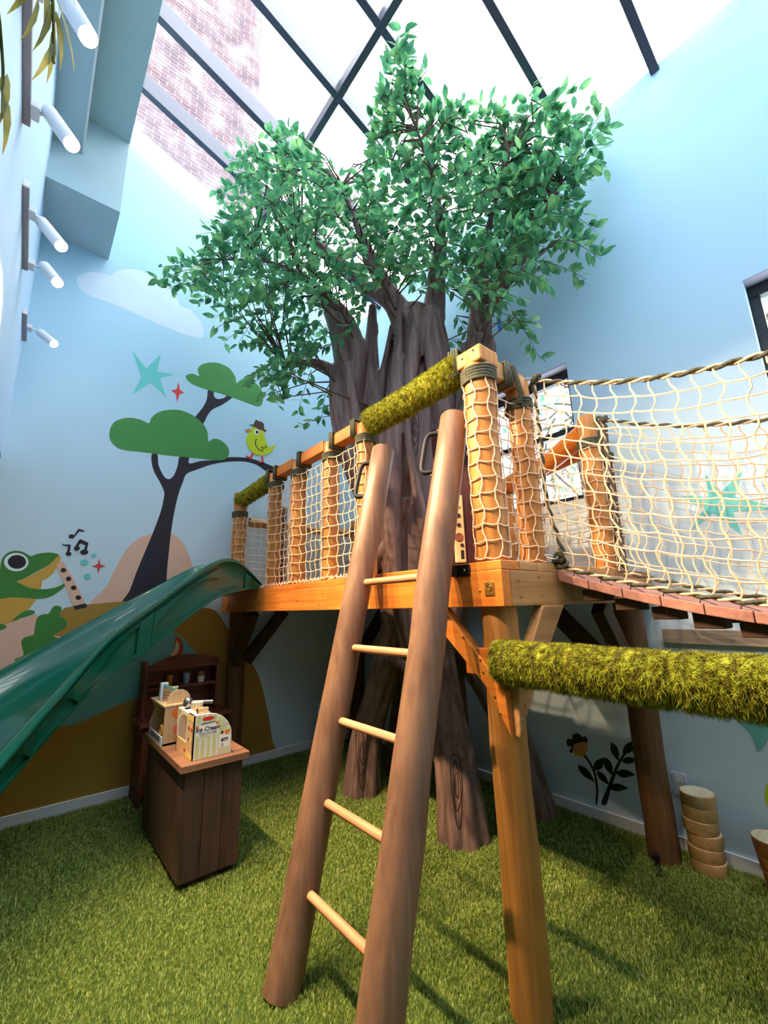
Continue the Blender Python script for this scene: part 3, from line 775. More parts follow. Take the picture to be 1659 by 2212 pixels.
# ------------------------------------------------------------------ brick house beyond the glass roof
bl = empty('brick_building', (0.8, 5.7, 0.0), 'old brick house wall rising beyond the glass roof', 'building')
YK = 5.62
XE = 2.09
build('wall_core', MB().box(-2.2, XE - 0.012, YK - 0.005, YK + 1.5, 0.0, 13.6), 'mortar', bl)
bm_ = MB().box(-0.1, 0.1, -0.01, 0.03, -0.029, 0.029)
bricks = []
row = 0
z = 6.2
while z < 13.5:
    x = XE - (0.1 if row % 2 == 0 else 0.0)
    while x > -1.6:
        bricks.append((x - 0.003 if x < XE - 0.05 else x - 0.055, z, x >= XE - 0.05))
        x -= 0.213
    z += 0.073
    row += 1
bme = mesh_only(bm_, 'brick')
bricks.sort(key=lambda t_: math.hypot(t_[0] - 0.9, (t_[1] - 8.6) * 0.6))
rest = MB()
for i, (x, z, half) in enumerate(bricks):
    dy = random.uniform(-0.005, 0.002)
    if i < 300:
        inst('brick', bme, bl, (x, YK + dy, z), (0, random.uniform(-0.012, 0.012), 0), (0.48 if half else 1.0, 1, 1))
    else:
        hw = 0.048 if half else 0.1
        rest.box(x - hw, x + hw, YK + dy - 0.01, YK + 0.03, z - 0.029, z + 0.029)
props(build('brickwork', rest, 'brick', bl, recalc=False), kind='stuff')
# ================================================================== TREEHOUSE PLATFORM
XF, YR_, XBK, YE = 1.54, 1.07, 3.24, 4.43       # front face, right face, back, far end
ZB, ZM, ZT = 1.49, 1.645, 1.686                 # beam bottom, beam top, deck top
plat = empty('treehouse_platform', (2.4, 2.7, 0), 'orange cedar treehouse deck on posts with netted railing around the tree', 'treehouse')
build('front_beam', MB().box(XF, XF + 0.06, YR_, YE, ZB, ZM), 'orange_y', plat, bevel=0.004)
build('side_beam', MB().box(XF + 0.06, XBK, YR_, YR_ + 0.06, ZB, ZM), 'orange_x', plat, bevel=0.004)
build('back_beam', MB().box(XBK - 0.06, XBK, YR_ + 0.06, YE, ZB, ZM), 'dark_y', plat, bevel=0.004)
build('end_beam', MB().box(XF + 0.06, XBK - 0.06, YE - 0.06, YE, ZB, ZM), 'orange_x', plat, bevel=0.004)
for x in (1.95, 2.9):
    build('joist', MB().box(x, x + 0.05, YR_ + 0.06, YE - 0.06, ZB + 0.02, ZM), 'dark_y', plat)
nb = 12
bw = (XBK - XF) / nb
for i in range(nb):
    x0, x1 = XF + i * bw + 0.002, XF + (i + 1) * bw - 0.002
    segs = [(YR_, YE)] if (x1 < 2.22) else [(YR_, 2.08), (3.22, YE)]
    for (a, b_) in segs:
        build('deck_board', MB().box(x0, x1, a, b_, ZM, ZT), 'orange_y' if i < 1 else 'orange_x', plat, bevel=0.004)

def pole(name, x, y, z0, z1, r, mat, parent, n=20, wob=0.004, chamfer=0.012):
    mb = MB()
    k = 9
    pts, rr = [], []
    for i in range(k):
        t = i / (k - 1)
        pts.append((x + random.uniform(-wob, wob), y + random.uniform(-wob, wob), z0 + (z1 - z0) * t))
        rr.append(r * (1 + random.uniform(-0.02, 0.02)))
    pts.append((pts[-1][0], pts[-1][1], z1 + chamfer))
    rr.append(r * 0.86)
    mb.tube(pts, rr, n)
    return build(name, mb, mat, parent, smooth=50)

# supports
pole('support_post', 1.645, 1.175, 0.0, ZB, 0.078, 'postwood', plat, chamfer=0.0)
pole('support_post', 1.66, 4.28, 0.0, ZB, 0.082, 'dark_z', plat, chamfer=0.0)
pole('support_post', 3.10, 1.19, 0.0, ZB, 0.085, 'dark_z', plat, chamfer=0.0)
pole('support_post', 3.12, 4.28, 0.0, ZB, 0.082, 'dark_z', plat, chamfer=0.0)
def strap(pts, nm='strap'):
    mb = MB()
    for i in range(len(pts) - 1):
        mb.beam(pts[i], pts[i + 1], 0.04, 0.006, up=(0, 0, 1) if abs(pts[i + 1][2] - pts[i][2]) < 0.03 else (0, 1, 0))
    return build(nm, mb, 'black', plat)
strap([(3.01, 1.21, 0.06), (2.985, 1.19, 0.055), (2.985, 1.19, 0.012), (2.90, 1.15, 0.006)], 'foot_bracket')

# knee braces: plane of the front face and of the right face, meeting at a point on the post
def brace(a, b_, wd, ht, up, mat, nm='knee_brace'):
    return build(nm, MB().beam(a, b_, wd, ht, up), mat, plat, bevel=0.006)
bz = 0.985
def vbrace(pts, t0, t1, axis, mat):
    if axis == 'x':
        fn = lambda u, v, t: (t, u, v)
    else:
        fn = lambda u, v, t: (u, t, v)
    return build('knee_brace', MB().prism(pts, fn, t0, t1), mat, plat, bevel=0.006)
vbrace([(1.085, bz), (1.10, bz + 0.17), (1.405, ZB), (1.55, ZB), (1.20, 1.17)], 1.535, 1.585, 'x', 'orange_y')
vbrace([(1.56, bz), (1.575, bz + 0.19), (1.83, ZB), (2.02, ZB), (1.70, bz + 0.17)], 1.06, 1.11, 'y', 'orange_x')
build('cross_block', MB().box(1.545, 1.60, 1.10, 1.30, 1.205, 1.315), 'orange_y', plat, bevel=0.004)
for (a, b_) in (((1.62, 4.20, 1.02), (1.62, 3.80, ZB)), ((1.75, 4.26, 1.02), (2.15, 4.26, ZB))):
    brace(a, b_, 0.07, 0.11, (0, 0, 1), 'dark_y')
for (a, b_) in (((3.02, 1.16, 0.95), (2.52, 1.12, ZB - 0.01)), ((3.10, 1.30, 1.0), (3.10, 1.75, ZB - 0.01)), ((3.08, 4.15, 1.0), (3.08, 3.7, ZB - 0.01))):
    brace(a, b_, 0.07, 0.12, (0, 0, 1), 'dark_y')
# bolt heads
bolt_me = mesh_only(MB().lathe([(0.006, 0), (0.006, 0.002), (0.003, 0.004)], 8), 'brass', 40)
rotx = (0, -PI / 2, 0)
for (y, z_) in ((1.19, 1.56), (1.30, 1.60), (2.0, 1.55), (2.5, 1.60), (2.55, 1.53), (3.3, 1.57), (1.42, 1.53), (2.85, 1.56)):
    inst('bolt', bolt_me, plat, (XF - 0.001, y, z_), rotx)
for (y, z_) in ((1.15, 1.13), (1.20, 1.22), (1.13, 1.07), (1.30, 1.36), (1.21, 1.27)):
    inst('bolt', bolt_me, plat, (1.534, y, z_), rotx)
for (x, z_) in ((1.66, 1.60), (1.67, 1.53), (1.83, 1.62), (1.84, 1.54)):
    inst('bolt', bolt_me, plat, (x, YR_ - 0.001, z_), (PI / 2, 0, 0))
for (x, z_) in ((1.60, 1.06), (1.61, 1.10)):
    inst('bolt', bolt_me, plat, (x, 1.059, z_), (PI / 2, 0, 0))
# brass maker's plate
mb = MB().box(XF - 0.003, XF + 0.001, 1.112, 1.162, 1.535, 1.595)
pq = build('maker_plate', mb, 'brass', plat, bevel=0.001)
mb = MB()
mb.tube([(XF - 0.0035, 1.137 + 0.014 * math.cos(a), 1.572 + 0.014 * math.sin(a)) for a in np.linspace(0, 2 * PI, 16, endpoint=False)], 0.0025, 6, closed=True)
mb.tube([(XF - 0.0035, 1.137 + 0.007 * math.cos(a), 1.572 + 0.007 * math.sin(a)) for a in np.linspace(0.4, 1.6 * PI, 10)], 0.0018, 6)
mb.box(XF - 0.005, XF, 1.118, 1.156, 1.541, 1.549)
build('plate_emblem', mb, M['brass'], pq)

# ------------------------------------------------------------------ railing
RX = 1.635
def coil(x, y, z, r, turns, nm, parent, rr=0.0085, mat='cord'):
    pts = []
    k = 14
    for i in range(turns * k + 1):
        a = 2 * PI * i / k
        pts.append((x + (r + rr * 0.7) * math.cos(a), y + (r + rr * 0.7) * math.sin(a), z + i / k * rr * 1.75))
    return build(nm, MB().tube(pts, rr, 6), mat, parent, smooth=60)

def wrap_net(x, y, r, z0, z1, a0, a1, parent, nm='net', cols=None, rr=0.0036):
    """net drawn round a post between two angles"""
    n = cols or max(2, int(round(r * (a1 - a0) / 0.075)))
    m_ = int(round((z1 - z0) / 0.076))
    def P(i, j):
        a = a0 + (a1 - a0) * i / n
        return (x + (r + 0.004) * math.cos(a), y + (r + 0.004) * math.sin(a), z0 + (z1 - z0) * j / m_ + 0.004 * math.sin(i * 2.3 + j * 1.7))
    mb = MB()
    for j in range(m_ + 1):
        pts = []
        for q in range(n * 4 + 1):
            i = q / 4
            p = P(i, j)
            pts.append((p[0], p[1], p[2] - 0.008 * math.sin(PI * (i % 1.0))))
        mb.tube(pts, rr, 5)
    for i in range(n + 1):
        pts = []
        for q in range(m_ * 2 + 1):
            j = q / 2
            zz = 0.11 * (1 if q % 4 in (1, 2) else -1)
            pts.append(P(i + zz, j))
        mb.tube(pts, rr, 5)
    return build(nm, mb, 'rope', parent, smooth=60)

PY = [4.30, 3.465, 3.03, 2.54, 2.12]
rposts = []
for i, y in enumerate(PY):
    o = pole('railing_post', RX, y, ZT, 2.70, 0.058 if i else 0.066, 'orange_z', plat)
    rposts.append(o)
    coil(RX, y, 2.565 if i else 2.45, 0.06 if i else 0.068, 4, 'rope_lashing', o)
o5 = pole('railing_post', RX, 1.175, ZT, 2.72, 0.076, 'orange_z', plat)
rposts.append(o5)
coil(RX, 1.175, 2.575, 0.078, 5, 'rope_lashing', o5, 0.009)
head = build('post_head', MB().add([(RX + sx_ * 0.076, 1.175 + sy_ * 0.076, z_) for z_ in (2.668, 2.752) for sx_, sy_ in ((-1, -1), (1, -1), (1, 1), (-1, 1))] + [(RX, 1.175, 2.782)], [(3, 2, 1, 0), (0, 1, 5, 4), (1, 2, 6, 5), (2, 3, 7, 6), (3, 0, 4, 7), (4, 5, 8), (5, 6, 8), (6, 7, 8), (7, 4, 8)]), 'orange_z', o5, bevel=0.012, seg=3)
for yq, zq in ((1.21, 2.715), (1.14, 2.73)):
    build('bolt_hole', MB().ellipsoid((RX - 0.076, yq, zq), (0.003, 0.006, 0.006), 8, 6), 'bark_line', head)
wrap_net(RX, 1.175, 0.079, ZT + 0.02, 2.60, 0.55 * PI, 1.62 * PI, o5, cols=4)
o6 = pole('railing_post', 1.965, 1.165, ZT, 2.70, 0.062, 'orange_z', plat)
coil(1.965, 1.165, 2.52, 0.064, 4, 'rope_lashing', o6, 0.009)
wrap_net(1.965, 1.165, 0.066, ZT + 0.02, 2.53, 0.9 * PI, 1.95 * PI, o6, cols=3)
wrap_net(RX, 4.30, 0.068, ZT + 0.1, 2.46, 0.6 * PI, 1.9 * PI, rposts[0], cols=4)
oA = pole('railing_post', 2.80, 1.17, ZT, 2.72, 0.06, 'orange_z', plat)
coil(2.80, 1.17, 2.50, 0.062, 4, 'rope_lashing', oA, 0.009)
wrap_net(2.80, 1.17, 0.064, ZT + 0.02, 2.50, 0.8 * PI, 1.9 * PI, oA, cols=3)
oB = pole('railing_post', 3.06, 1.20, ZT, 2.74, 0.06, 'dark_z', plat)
coil(3.06, 1.20, 2.46, 0.062, 4, 'rope_lashing', oB, 0.009)
wrap_net(3.06, 1.20, 0.064, ZT + 0.02, 2.46, 0.8 * PI, 1.9 * PI, oB, cols=3)
o7 = pole('railing_post', 2.12, 4.33, ZT, 2.62, 0.062, 'dark_z', plat)
wrap_net(2.12, 4.33, 0.064, ZT + 0.02, 2.45, 0.8 * PI, 1.9 * PI, o7, cols=4)
for (x, y) in ((3.12, 2.05), (3.12, 3.1), (3.12, 4.3)):
    o = pole('railing_post', x, y, ZT, 2.55, 0.058, 'orange_z', plat)
    coil(x, y, 2.42, 0.06, 3, 'rope_lashing', o)

# timber top rails
def rail(y0, y1, x=RX, z=2.735, s=0.088, mat='orange_y'):
    return build('top_rail', MB().box(x - s / 2, x + s / 2, y0, y1, z - s / 2, z + s / 2), mat, plat, bevel=0.008)
for a, b_ in ((2.54 + 0.055, 3.03 - 0.055), (3.03 + 0.055, 3.465 - 0.055), (2.12 + 0.055, 2.54 - 0.055)):
    rail(a, b_, z=2.70)
build('top_rail', MB().box(RX + 0.06, 1.965 + 0.03, 1.13, 1.215, 2.64, 2.74), 'orange_x', plat, bevel=0.008)
lr = MB().tube([(3.12, 1.3, 2.62), (3.10, 2.0, 2.5), (3.12, 2.9, 2.5), (3.12, 4.25, 2.5)], [0.06, 0.062, 0.06, 0.058], 16)
build('log_rail', lr, 'orange_y', plat, smooth=50)
lr = MB().tube([(2.84, 1.2, 2.64), (2.98, 1.55, 2.56), (3.08, 2.0, 2.50)], [0.075, 0.072, 0.07], 16)
build('log_rail', lr, 'orange_y', plat, smooth=50)
lr = MB().tube([(1.75, 4.33, 2.42), (2.4, 4.34, 2.40), (3.1, 4.33, 2.42)], 0.05, 14)
build('log_rail', lr, 'orange_x', plat, smooth=50)
# cord loops tying rails to posts
def loop(y, x=RX, z=2.70, s=0.095, k=3, parent=plat):
    mb = MB()
    for i in range(k):
        yy = y + (i - (k - 1) / 2) * 0.017
        h = s / 2 + 0.008
        mb.tube([(x - h, yy, z - h), (x + h, yy, z - h), (x + h, yy, z + h), (x - h, yy, z + h)], 0.0085, 6, closed=True)
    return build('cord_tie', mb, 'cord', parent, smooth=60)
for y in (3.465, 3.03, 2.54):
    loop(y - 0.075, k=3)
loop(3.465 + 0.075, z=2.70)
loop(2.12 + 0.075, k=3)
loop(1.175 + 0.10, k=4, z=2.73, s=0.12)
mb = MB()
for i in range(4):
    xx = 1.80 + i * 0.018
    mb.tube([(xx, 1.12, 2.63), (xx, 1.225, 2.63), (xx, 1.225, 2.75), (xx, 1.12, 2.75)], 0.0085, 6, closed=True)
mb.tube([(1.86, 1.115, 2.74), (1.875, 1.105, 2.66), (1.895, 1.10, 2.58), (1.90, 1.12, 2.54)], 0.015, 7)
build('cord_tie', mb, 'cord', plat, smooth=60)

# moss: a lumpy core and a felt of short strands
def mossy(name, pts, r, parent, strands, bands=0, seed=1):
    rr_ = random.Random(seed)
    P = [np.array(p, float) for p in crom(pts, 12, closed=False)]
    n = 22
    mb = MB()
    R = []
    for i in range(len(P)):
        s = i / (len(P) - 1)
        k = 1.0
        if bands:
            k -= 0.10 * math.exp(-((s * bands) % 1.0 - 0.5) ** 2 / 0.006)
        R.append(r * k * (1 + 0.06 * noise.noise(Vector((s * 9 + seed, 0, 0)))))
    mb.tube([tuple(p) for p in P], R, n)
    vs = mb.v
    out = []
    for p in vs:
        q = Vector(p)
        nn = noise.noise(q * 24) * 0.006 + noise.noise(q * 60) * 0.003
        i = min(range(len(P)), key=lambda t_: (P[t_][0] - p[0]) ** 2 + (P[t_][1] - p[1]) ** 2 + (P[t_][2] - p[2]) ** 2)
        d = (q - Vector(P[i]))
        if d.length > 1e-6:
            q = q + d.normalized() * nn
        out.append(tuple(q))
    mb.v = out
    for _ in range(strands):
        i = rr_.randrange(len(P) - 1)
        t = rr_.random()
        c = Vector(P[i] * (1 - t) + P[i + 1] * t)
        ax = Vector(P[i + 1] - P[i]).normalized()
        nx = ax.orthogonal().normalized()
        ny = ax.cross(nx)
        a = rr_.uniform(0, 2 * PI)
        d = nx * math.cos(a) + ny * math.sin(a)
        tang = (nx * -math.sin(a) + ny * math.cos(a))
        b0 = c + d * (R[i] * 0.99)
        L = rr_.uniform(0.010, 0.024)
        tip = b0 + d * L * 0.9 + tang * L * rr_.uniform(-1, 1) + ax * L * rr_.uniform(-1, 1) - Vector((0, 0, L * 0.4))
        wv = (ax * rr_.uniform(-1, 1) + tang * rr_.uniform(-1, 1)).normalized() * 0.0018
        mb.add([b0 - wv, b0 + wv, tip], [(0, 1, 2)])
    return build(name, mb, 'moss', parent, smooth=180, recalc=False)

mossy('moss_rail', [(RX, 2.06, 2.71), (RX + 0.005, 1.75, 2.715), (RX, 1.40, 2.725), (RX, 1.27, 2.73)], 0.080, plat, 16000, 0, 3)
mossy('moss_rail', [(RX, 4.29, 2.64), (RX, 3.9, 2.66), (RX, 3.56, 2.68)], 0.070, plat, 7000, 4, 5)

# front railing net from the slide opening to the ladder opening
def sheet_net(name, P, nu, nv, parent, rr=0.0036, zig=0.11, sag=0.07, sub=3, jit=0.10, mat='rope'):
    J = {}
    def jt(i, j):
        if (i, j) not in J:
            J[(i, j)] = (random.uniform(-jit, jit), random.uniform(-jit, jit))
        return J[(i, j)]
    def jit_uv(u, v):
        i0, j0 = int(math.floor(u)), int(math.floor(v))
        fu, fv = u - i0, v - j0
        a = [0, 0]
        for di, wi in ((0, 1 - fu), (1, fu)):
            for dj, wj in ((0, 1 - fv), (1, fv)):
                q = jt(i0 + di, j0 + dj)
                a[0] += q[0] * wi * wj
                a[1] += q[1] * wi * wj
        return P((u + a[0]) / nu, (v + a[1]) / nv)
    mb = MB()
    for j in range(nv + 1):
        pts = []
        for q in range(nu * sub + 1):
            u = q / sub
            pts.append(jit_uv(u, j - sag * math.sin(PI * (u % 1.0))))
        mb.tube(pts, rr, 5)
    for i in range(nu + 1):
        pts = []
        for q in range(nv * 2 + 1):
            v = q / 2
            zz = zig * (1 if q % 4 in (1, 2) else -1)
            pts.append(jit_uv(min(max(i + zz, 0), nu), v))
        mb.tube(pts, rr, 5)
    return build(name, mb, mat, parent, smooth=60)

def front_net(u, v):
    y = 3.52 + (2.06 - 3.52) * u
    dmin = min(abs(y - p) for p in PY)
    x = RX - 0.02 - 0.048 * math.exp(-(dmin / 0.07) ** 2)
    z_ = ZT + 0.02 + (2.575 - ZT - 0.02) * v
    return (x, y, z_)
sheet_net('front_net', front_net, 20, 12, plat)
def side_net(u, v):
    return (1.72 + 0.18 * u, 1.15, ZT + 0.02 + 0.84 * v)
sheet_net('side_net', side_net, 2, 11, plat)
def back_net(u, v):
    return (3.10, 1.30 + 2.95 * u, ZT + 0.02 + 0.75 * v)
sheet_net('back_net', back_net, 38, 10, plat)
def end_net(u, v):
    return (1.72 + 1.35 * u, 4.28, ZT + 0.02 + 0.72 * v)
sheet_net('end_net', end_net, 18, 10, plat)
mb = MB()
for k in range(26):
    y = 2.1 + k * 0.056
    mb.tube([(RX - 0.06 + random.uniform(-0.02, 0.02), y, ZT + 0.008), (RX - 0.05, y + 0.02, ZT + 0.03), (RX - 0.06 + random.uniform(-0.02, 0.02), y + 0.05, ZT + 0.008)], 0.005, 5)
build('net_hem', mb, 'rope', plat, smooth=60)

# ================================================================== LADDER
lad = empty('ladder', (0.985, 1.62, 0), 'brown pole ladder with five pale rungs leaning on the deck', 'ladder')
def lx(z_):
    return 0.985 + 0.26 * z_
for (yb, yt, r0) in ((1.885, 1.925, 0.077), (1.315, 1.345, 0.080)):
    pts, rr = [], []
    for i in range(12):
        z_ = 2.46 * i / 11
        pts.append((lx(z_) + random.uniform(-0.003, 0.003), yb + (yt - yb) * z_ / 2.46 + random.uniform(-0.003, 0.003), z_ - (0.0 if i else 0.0)))
        rr.append(r0 * (1.02 - 0.10 * i / 11) * (1 + random.uniform(-0.015, 0.015)))
    d = Vector((0.26, 0, 1)).normalized() * 0.012
    pts.append(tuple(Vector(pts[-1]) + d))
    rr.append(rr[-1] * 0.9)
    build('side_rail', MB().tube(pts, rr, 22), 'ladder', lad, smooth=50)
for z_ in (0.33, 0.648, 0.972, 1.30, 1.632):
    build('rung', MB().tube([(lx(z_), 1.87, z_), (lx(z_), 1.33, z_)], 0.0185, 14), 'rung', lad, smooth=50)
def handle(y, side, zc):
    x = lx(zc)
    r = 0.07
    base = Vector((-0.55, 0.83 * side, 0)).normalized()
    c = Vector((x, y, zc))
    ax = Vector((0.26, 0, 1)).normalized()
    a = c + ax * 0.115 + base * r * 0.93
    b_ = c - ax * 0.115 + base * r * 0.93
    out = base * 0.055
    mb = MB().tube(crom([a, a + out * 0.85, a + out * 1.2 - ax * 0.03, (a + b_) / 2 + out * 1.25, b_ + out * 1.2 + ax * 0.03, b_ + out * 0.85, b_], 5, closed=False), 0.0135, 10)
    o = build('grab_handle', mb, 'black', lad, smooth=60)
    for q, s in ((a, 1), (b_, -1)):
        mb = MB().beam(q - ax * 0.012, q + ax * 0.03 * s + ax * 0.012 * 0, 0.022, 0.022, up=base)
        build('handle_foot', mb, 'black', o, bevel=0.004)
        mb = MB().ellipsoid(q + ax * 0.02 * s + base * 0.012, (0.006, 0.006, 0.006), 8, 6)
        build('screw', mb, 'brass', o, smooth=60)
handle(1.92, 1, 2.27)
handle(1.345, 1, 2.27)
mb = MB().box(XF - 0.008, XF - 0.001, 1.235, 1.335, 1.628, 1.682)
mb.box(XF - 0.07, XF - 0.001, 1.30, 1.336, 1.628, 1.682)
br = build('wall_bracket', mb, 'black', lad, bevel=0.004)
for y in (1.262, 1.312):
    build('screw', MB().ellipsoid((XF - 0.01, y, 1.655), (0.005, 0.006, 0.006), 8, 6), 'chrome', br, smooth=60)

# ================================================================== MOSS LOG
log = empty('moss_log', (1.55, 0.4, 1.2), 'thick horizontal beam wrapped in bright green moss', 'beam')
lp = [(1.56, 1.128, 1.272), (1.555, 0.85, 1.270), (1.55, 0.5, 1.266), (1.55, 0.1, 1.268), (1.55, -0.4, 1.27)]
build('log_core', MB().tube(lp, 0.062, 18), 'postwood', log, smooth=50)
mossy('moss_wrap', lp[0:1] + lp[1:], 0.076, log, 52000, 13, 9)
for k in range(14):
    y = 1.06 - k * 0.105 + random.uniform(-0.02, 0.02)
    tl = random.uniform(-0.03, 0.03)
    pts = [(1.552 + 0.083 * math.cos(a), y + tl * math.sin(a + k) + 0.004 * math.sin(5 * a), 1.268 + 0.083 * math.sin(a)) for a in np.linspace(0, 2 * PI, 24, endpoint=False)]
    build('tie_wire', MB().tube(pts, 0.0013, 4, closed=True), 'twig', log, smooth=60)

# ================================================================== ROPE BRIDGE
bri = empty('rope_bridge', (2.4, 0.2, 1.4), 'rope bridge with pinkish plank walkway and cream net sides', 'bridge')
BX0, BX1 = 1.985, 2.72
def zfl(y):
    return 1.405 + 0.255 * (abs((y + 0.1) / 1.2)) ** 1.7
pw = 0.142
y = 1.062
i = 0
while y > -1.0:
    y0 = y - pw
    za, zb = zfl(y), zfl(y0)
    mb = MB()
    t = 0.042
    mb.add([(BX0, y - 0.003, za), (BX1, y - 0.003, za), (BX1, y0, zb), (BX0, y0, zb), (BX0, y - 0.003, za - t), (BX1, y - 0.003, za - t), (BX1, y0, zb - t), (BX0, y0, zb - t)],
           [(0, 1, 2, 3), (7, 6, 5, 4), (0, 4, 5, 1), (1, 5, 6, 2), (2, 6, 7, 3), (3, 7, 4, 0)])
    build('plank', mb, 'plank', bri, bevel=0.004)
    if i > 0:
        for xh in (BX0 + 0.05, BX1 - 0.16):
            build('hinge_block', MB().box(xh, xh + 0.11, y - 0.045, y + 0.055, za - 0.095, za - 0.043), 'dark_y', bri, bevel=0.004)
    y = y0
    i += 1
def ztop(y):
    return 2.36 + 0.315 * abs((y - 0.1) / 0.97) ** 1.8
def netL(u, v):
    y = 1.06 - 1.9 * u
    zt, zb = ztop(y), zfl(y) + 0.03
    s = v
    x = 1.955 + 0.05 * (1 - v) - 0.05 * math.sin(PI * v) * (1 - 0.6 * u)
    return (x, y - 0.0 + 0.06 * (1 - v) * (1 - v) * 0, zb + (zt - zb) * s)
sheet_net('net_side', netL, 25, 12, bri, 0.004, 0.12, 0.03)
def netR(u, v):
    y = 1.06 - 1.9 * u
    zt, zb = ztop(y) - 0.0, zfl(y) + 0.03
    x = 2.76 - 0.05 * (1 - v) + 0.05 * math.sin(PI * v)
    return (x, y, zb + (zt - zb) * v)
sheet_net('net_side', netR, 25, 12, bri, 0.004, 0.12, 0.03)
def twist(name, pts, r, parent, pitch=0.12, mats=('cord', 'ropepale')):
    P = [Vector(p) for p in crom(pts, 14, closed=False)]
    s = 0
    A, B = [], []
    for i, p in enumerate(P):
        if i:
            s += (P[i] - P[i - 1]).length
        t = (P[min(i + 1, len(P) - 1)] - P[max(i - 1, 0)]).normalized()
        nx = t.cross(Vector((0, 0, 1)))
        if nx.length < 0.1:
            nx = t.cross(Vector((1, 0, 0)))
        nx.normalize()
        ny = nx.cross(t)
        a = 2 * PI * s / pitch
        o = (nx * math.cos(a) + ny * math.sin(a)) * r * 0.75
        A.append(p + o)
        B.append(p - o)
    mb = MB()
    mb.cur = 0
    mb.tube(A, r, 7)
    mb.cur = 1
    mb.tube(B, r * 0.72, 7)
    return build(name, mb, list(mats), parent, smooth=60)
yy = [1.05 - 0.19 * k for k in range(11)]
twist('top_rope', [(1.955, q, ztop(q)) for q in yy], 0.0085, bri)
twist('top_rope', [(2.76, q, ztop(q)) for q in yy], 0.0085, bri)
twist('foot_rope', [(2.005, q, zfl(q) + 0.03) for q in yy], 0.0085, bri)
twist('foot_rope', [(2.71, q, zfl(q) + 0.03) for q in yy], 0.0085, bri)
twist('end_rope', [(1.955, 1.055, ztop(1.05)), (1.945, 1.05, 2.5), (1.95, 1.05, 2.3), (1.955, 1.06, 2.1), (1.965, 1.055, 1.95), (1.99, 1.04, 1.82), (2.005, 1.02, 1.70)], 0.0075, bri, 0.09)
twist('end_rope', [(2.76, 1.055, ztop(1.05)), (2.765, 1.05, 2.4), (2.76, 1.05, 2.1), (2.74, 1.04, 1.85), (2.71, 1.02, 1.70)], 0.0075, bri, 0.09)
for (x, z_) in ((1.955, 2.665), (2.76, 2.665), (2.0, 1.72), (2.005, 1.69)):
    mb = MB()
    for k in range(4):
        c = Vector((x + random.uniform(-0.012, 0.012), 1.05 + random.uniform(-0.02, 0.02), z_ + random.uniform(-0.015, 0.015)))
        ax = Vector((random.uniform(-1, 1), random.uniform(-1, 1), random.uniform(-1, 1))).normalized()
        nx = ax.orthogonal().normalized()
        ny = ax.cross(nx)
        mb.tube([c + (nx * math.cos(a) + ny * math.sin(a)) * 0.022 for a in np.linspace(0, 2 * PI, 12, endpoint=False)], 0.0085, 6, closed=True)
    build('knot', mb, 'cord', bri, smooth=60)
# zip ties along the foot rope
for k in range(15):
    q = 0.98 - k * 0.12
    mb = MB()
    mb.beam((2.0, q, zfl(q) + 0.015), (1.985, q - 0.05, zfl(q - 0.05) + 0.004), 0.004, 0.002)
    mb.beam((2.0, q, zfl(q) + 0.03), (1.99, q + 0.005, zfl(q) - 0.004), 0.004, 0.002)
    build('zip_tie', mb, 'black', bri)
def carabiner(a, b_):
    a, b_ = Vector(a), Vector(b_)
    d = (b_ - a)
    L = d.length
    d.normalize()
    s = d.orthogonal().normalized()
    pts = [a + d * (L / 2 + L / 2 * math.cos(t_)) + s * 0.011 * math.sin(t_) for t_ in np.linspace(0, 2 * PI, 14, endpoint=False)]
    build('carabiner', MB().tube(pts, 0.0035, 6, closed=True), 'chrome', bri, smooth=60)
for (z_, zz) in ((2.70, 2.67), (2.42, 2.40), (2.14, 2.13), (1.93, 1.93), (1.73, 1.71)):
    carabiner((1.965, 1.108, z_), (1.955 if zz > 2 else 1.985, 1.045, zz))
    carabiner((2.80, 1.112, z_ - 0.02), (2.76 if zz > 2 else 2.73, 1.045, zz - 0.02))

# ledger on the right wall under the bridge
led = build('ledger_board', MB().box(XR - 0.045, XR - 0.001, -1.2, 1.06, 1.225, 1.315), 'greywood', None, bevel=0.004)
props(led, 'grey-brown board fixed along the right wall beneath the bridge', 'board')

# ================================================================== SLIDE
sl = empty('slide', (0.6, 3.9, 0), 'dark green plastic slide curving down from the deck', 'slide')
# stations: near rim, far rim, depth of the trough
ST = [((1.545, 3.50, 1.715), (1.545, 4.20, 1.715), 0.03),
      ((1.46, 3.52, 1.815), (1.46, 4.20, 1.815), 0.11),
      ((1.37, 3.53, 1.90), (1.37, 4.21, 1.90), 0.19),
      ((1.28, 3.54, 1.93), (1.28, 4.22, 1.925), 0.23),
      ((1.17, 3.55, 1.905), (1.17, 4.23, 1.90), 0.25),
      ((1.00, 3.56, 1.79), (1.0, 4.24, 1.80), 0.26),
      ((0.80, 3.57, 1.62), (0.78, 4.25, 1.665), 0.26),
      ((0.62, 3.56, 1.475), (0.55, 4.25, 1.525), 0.25),
      ((0.50, 3.53, 1.37), (0.35, 4.23, 1.40), 0.23),
      ((0.395, 3.47, 1.25), (0.15, 4.20, 1.275), 0.21),
      ((0.295, 3.38, 1.13), (-0.05, 4.15, 1.15), 0.20),
      ((0.19, 3.27, 1.01), (-0.24, 4.07, 1.03), 0.19),
      ((0.095, 3.14, 0.905), (-0.42, 3.95, 0.90), 0.19),
      ((0.00, 2.99, 0.80), (-0.58, 3.79, 0.79), 0.18),
      ((-0.09, 2.80, 0.69), (-0.70, 3.55, 0.68), 0.18),
      ((-0.17, 2.55, 0.53), (-0.78, 3.15, 0.55), 0.17),
      ((-0.22, 2.25, 0.42), (-0.82, 2.70, 0.43), 0.16),
      ((-0.24, 1.95, 0.36), (-0.84, 2.25, 0.36), 0.15)]
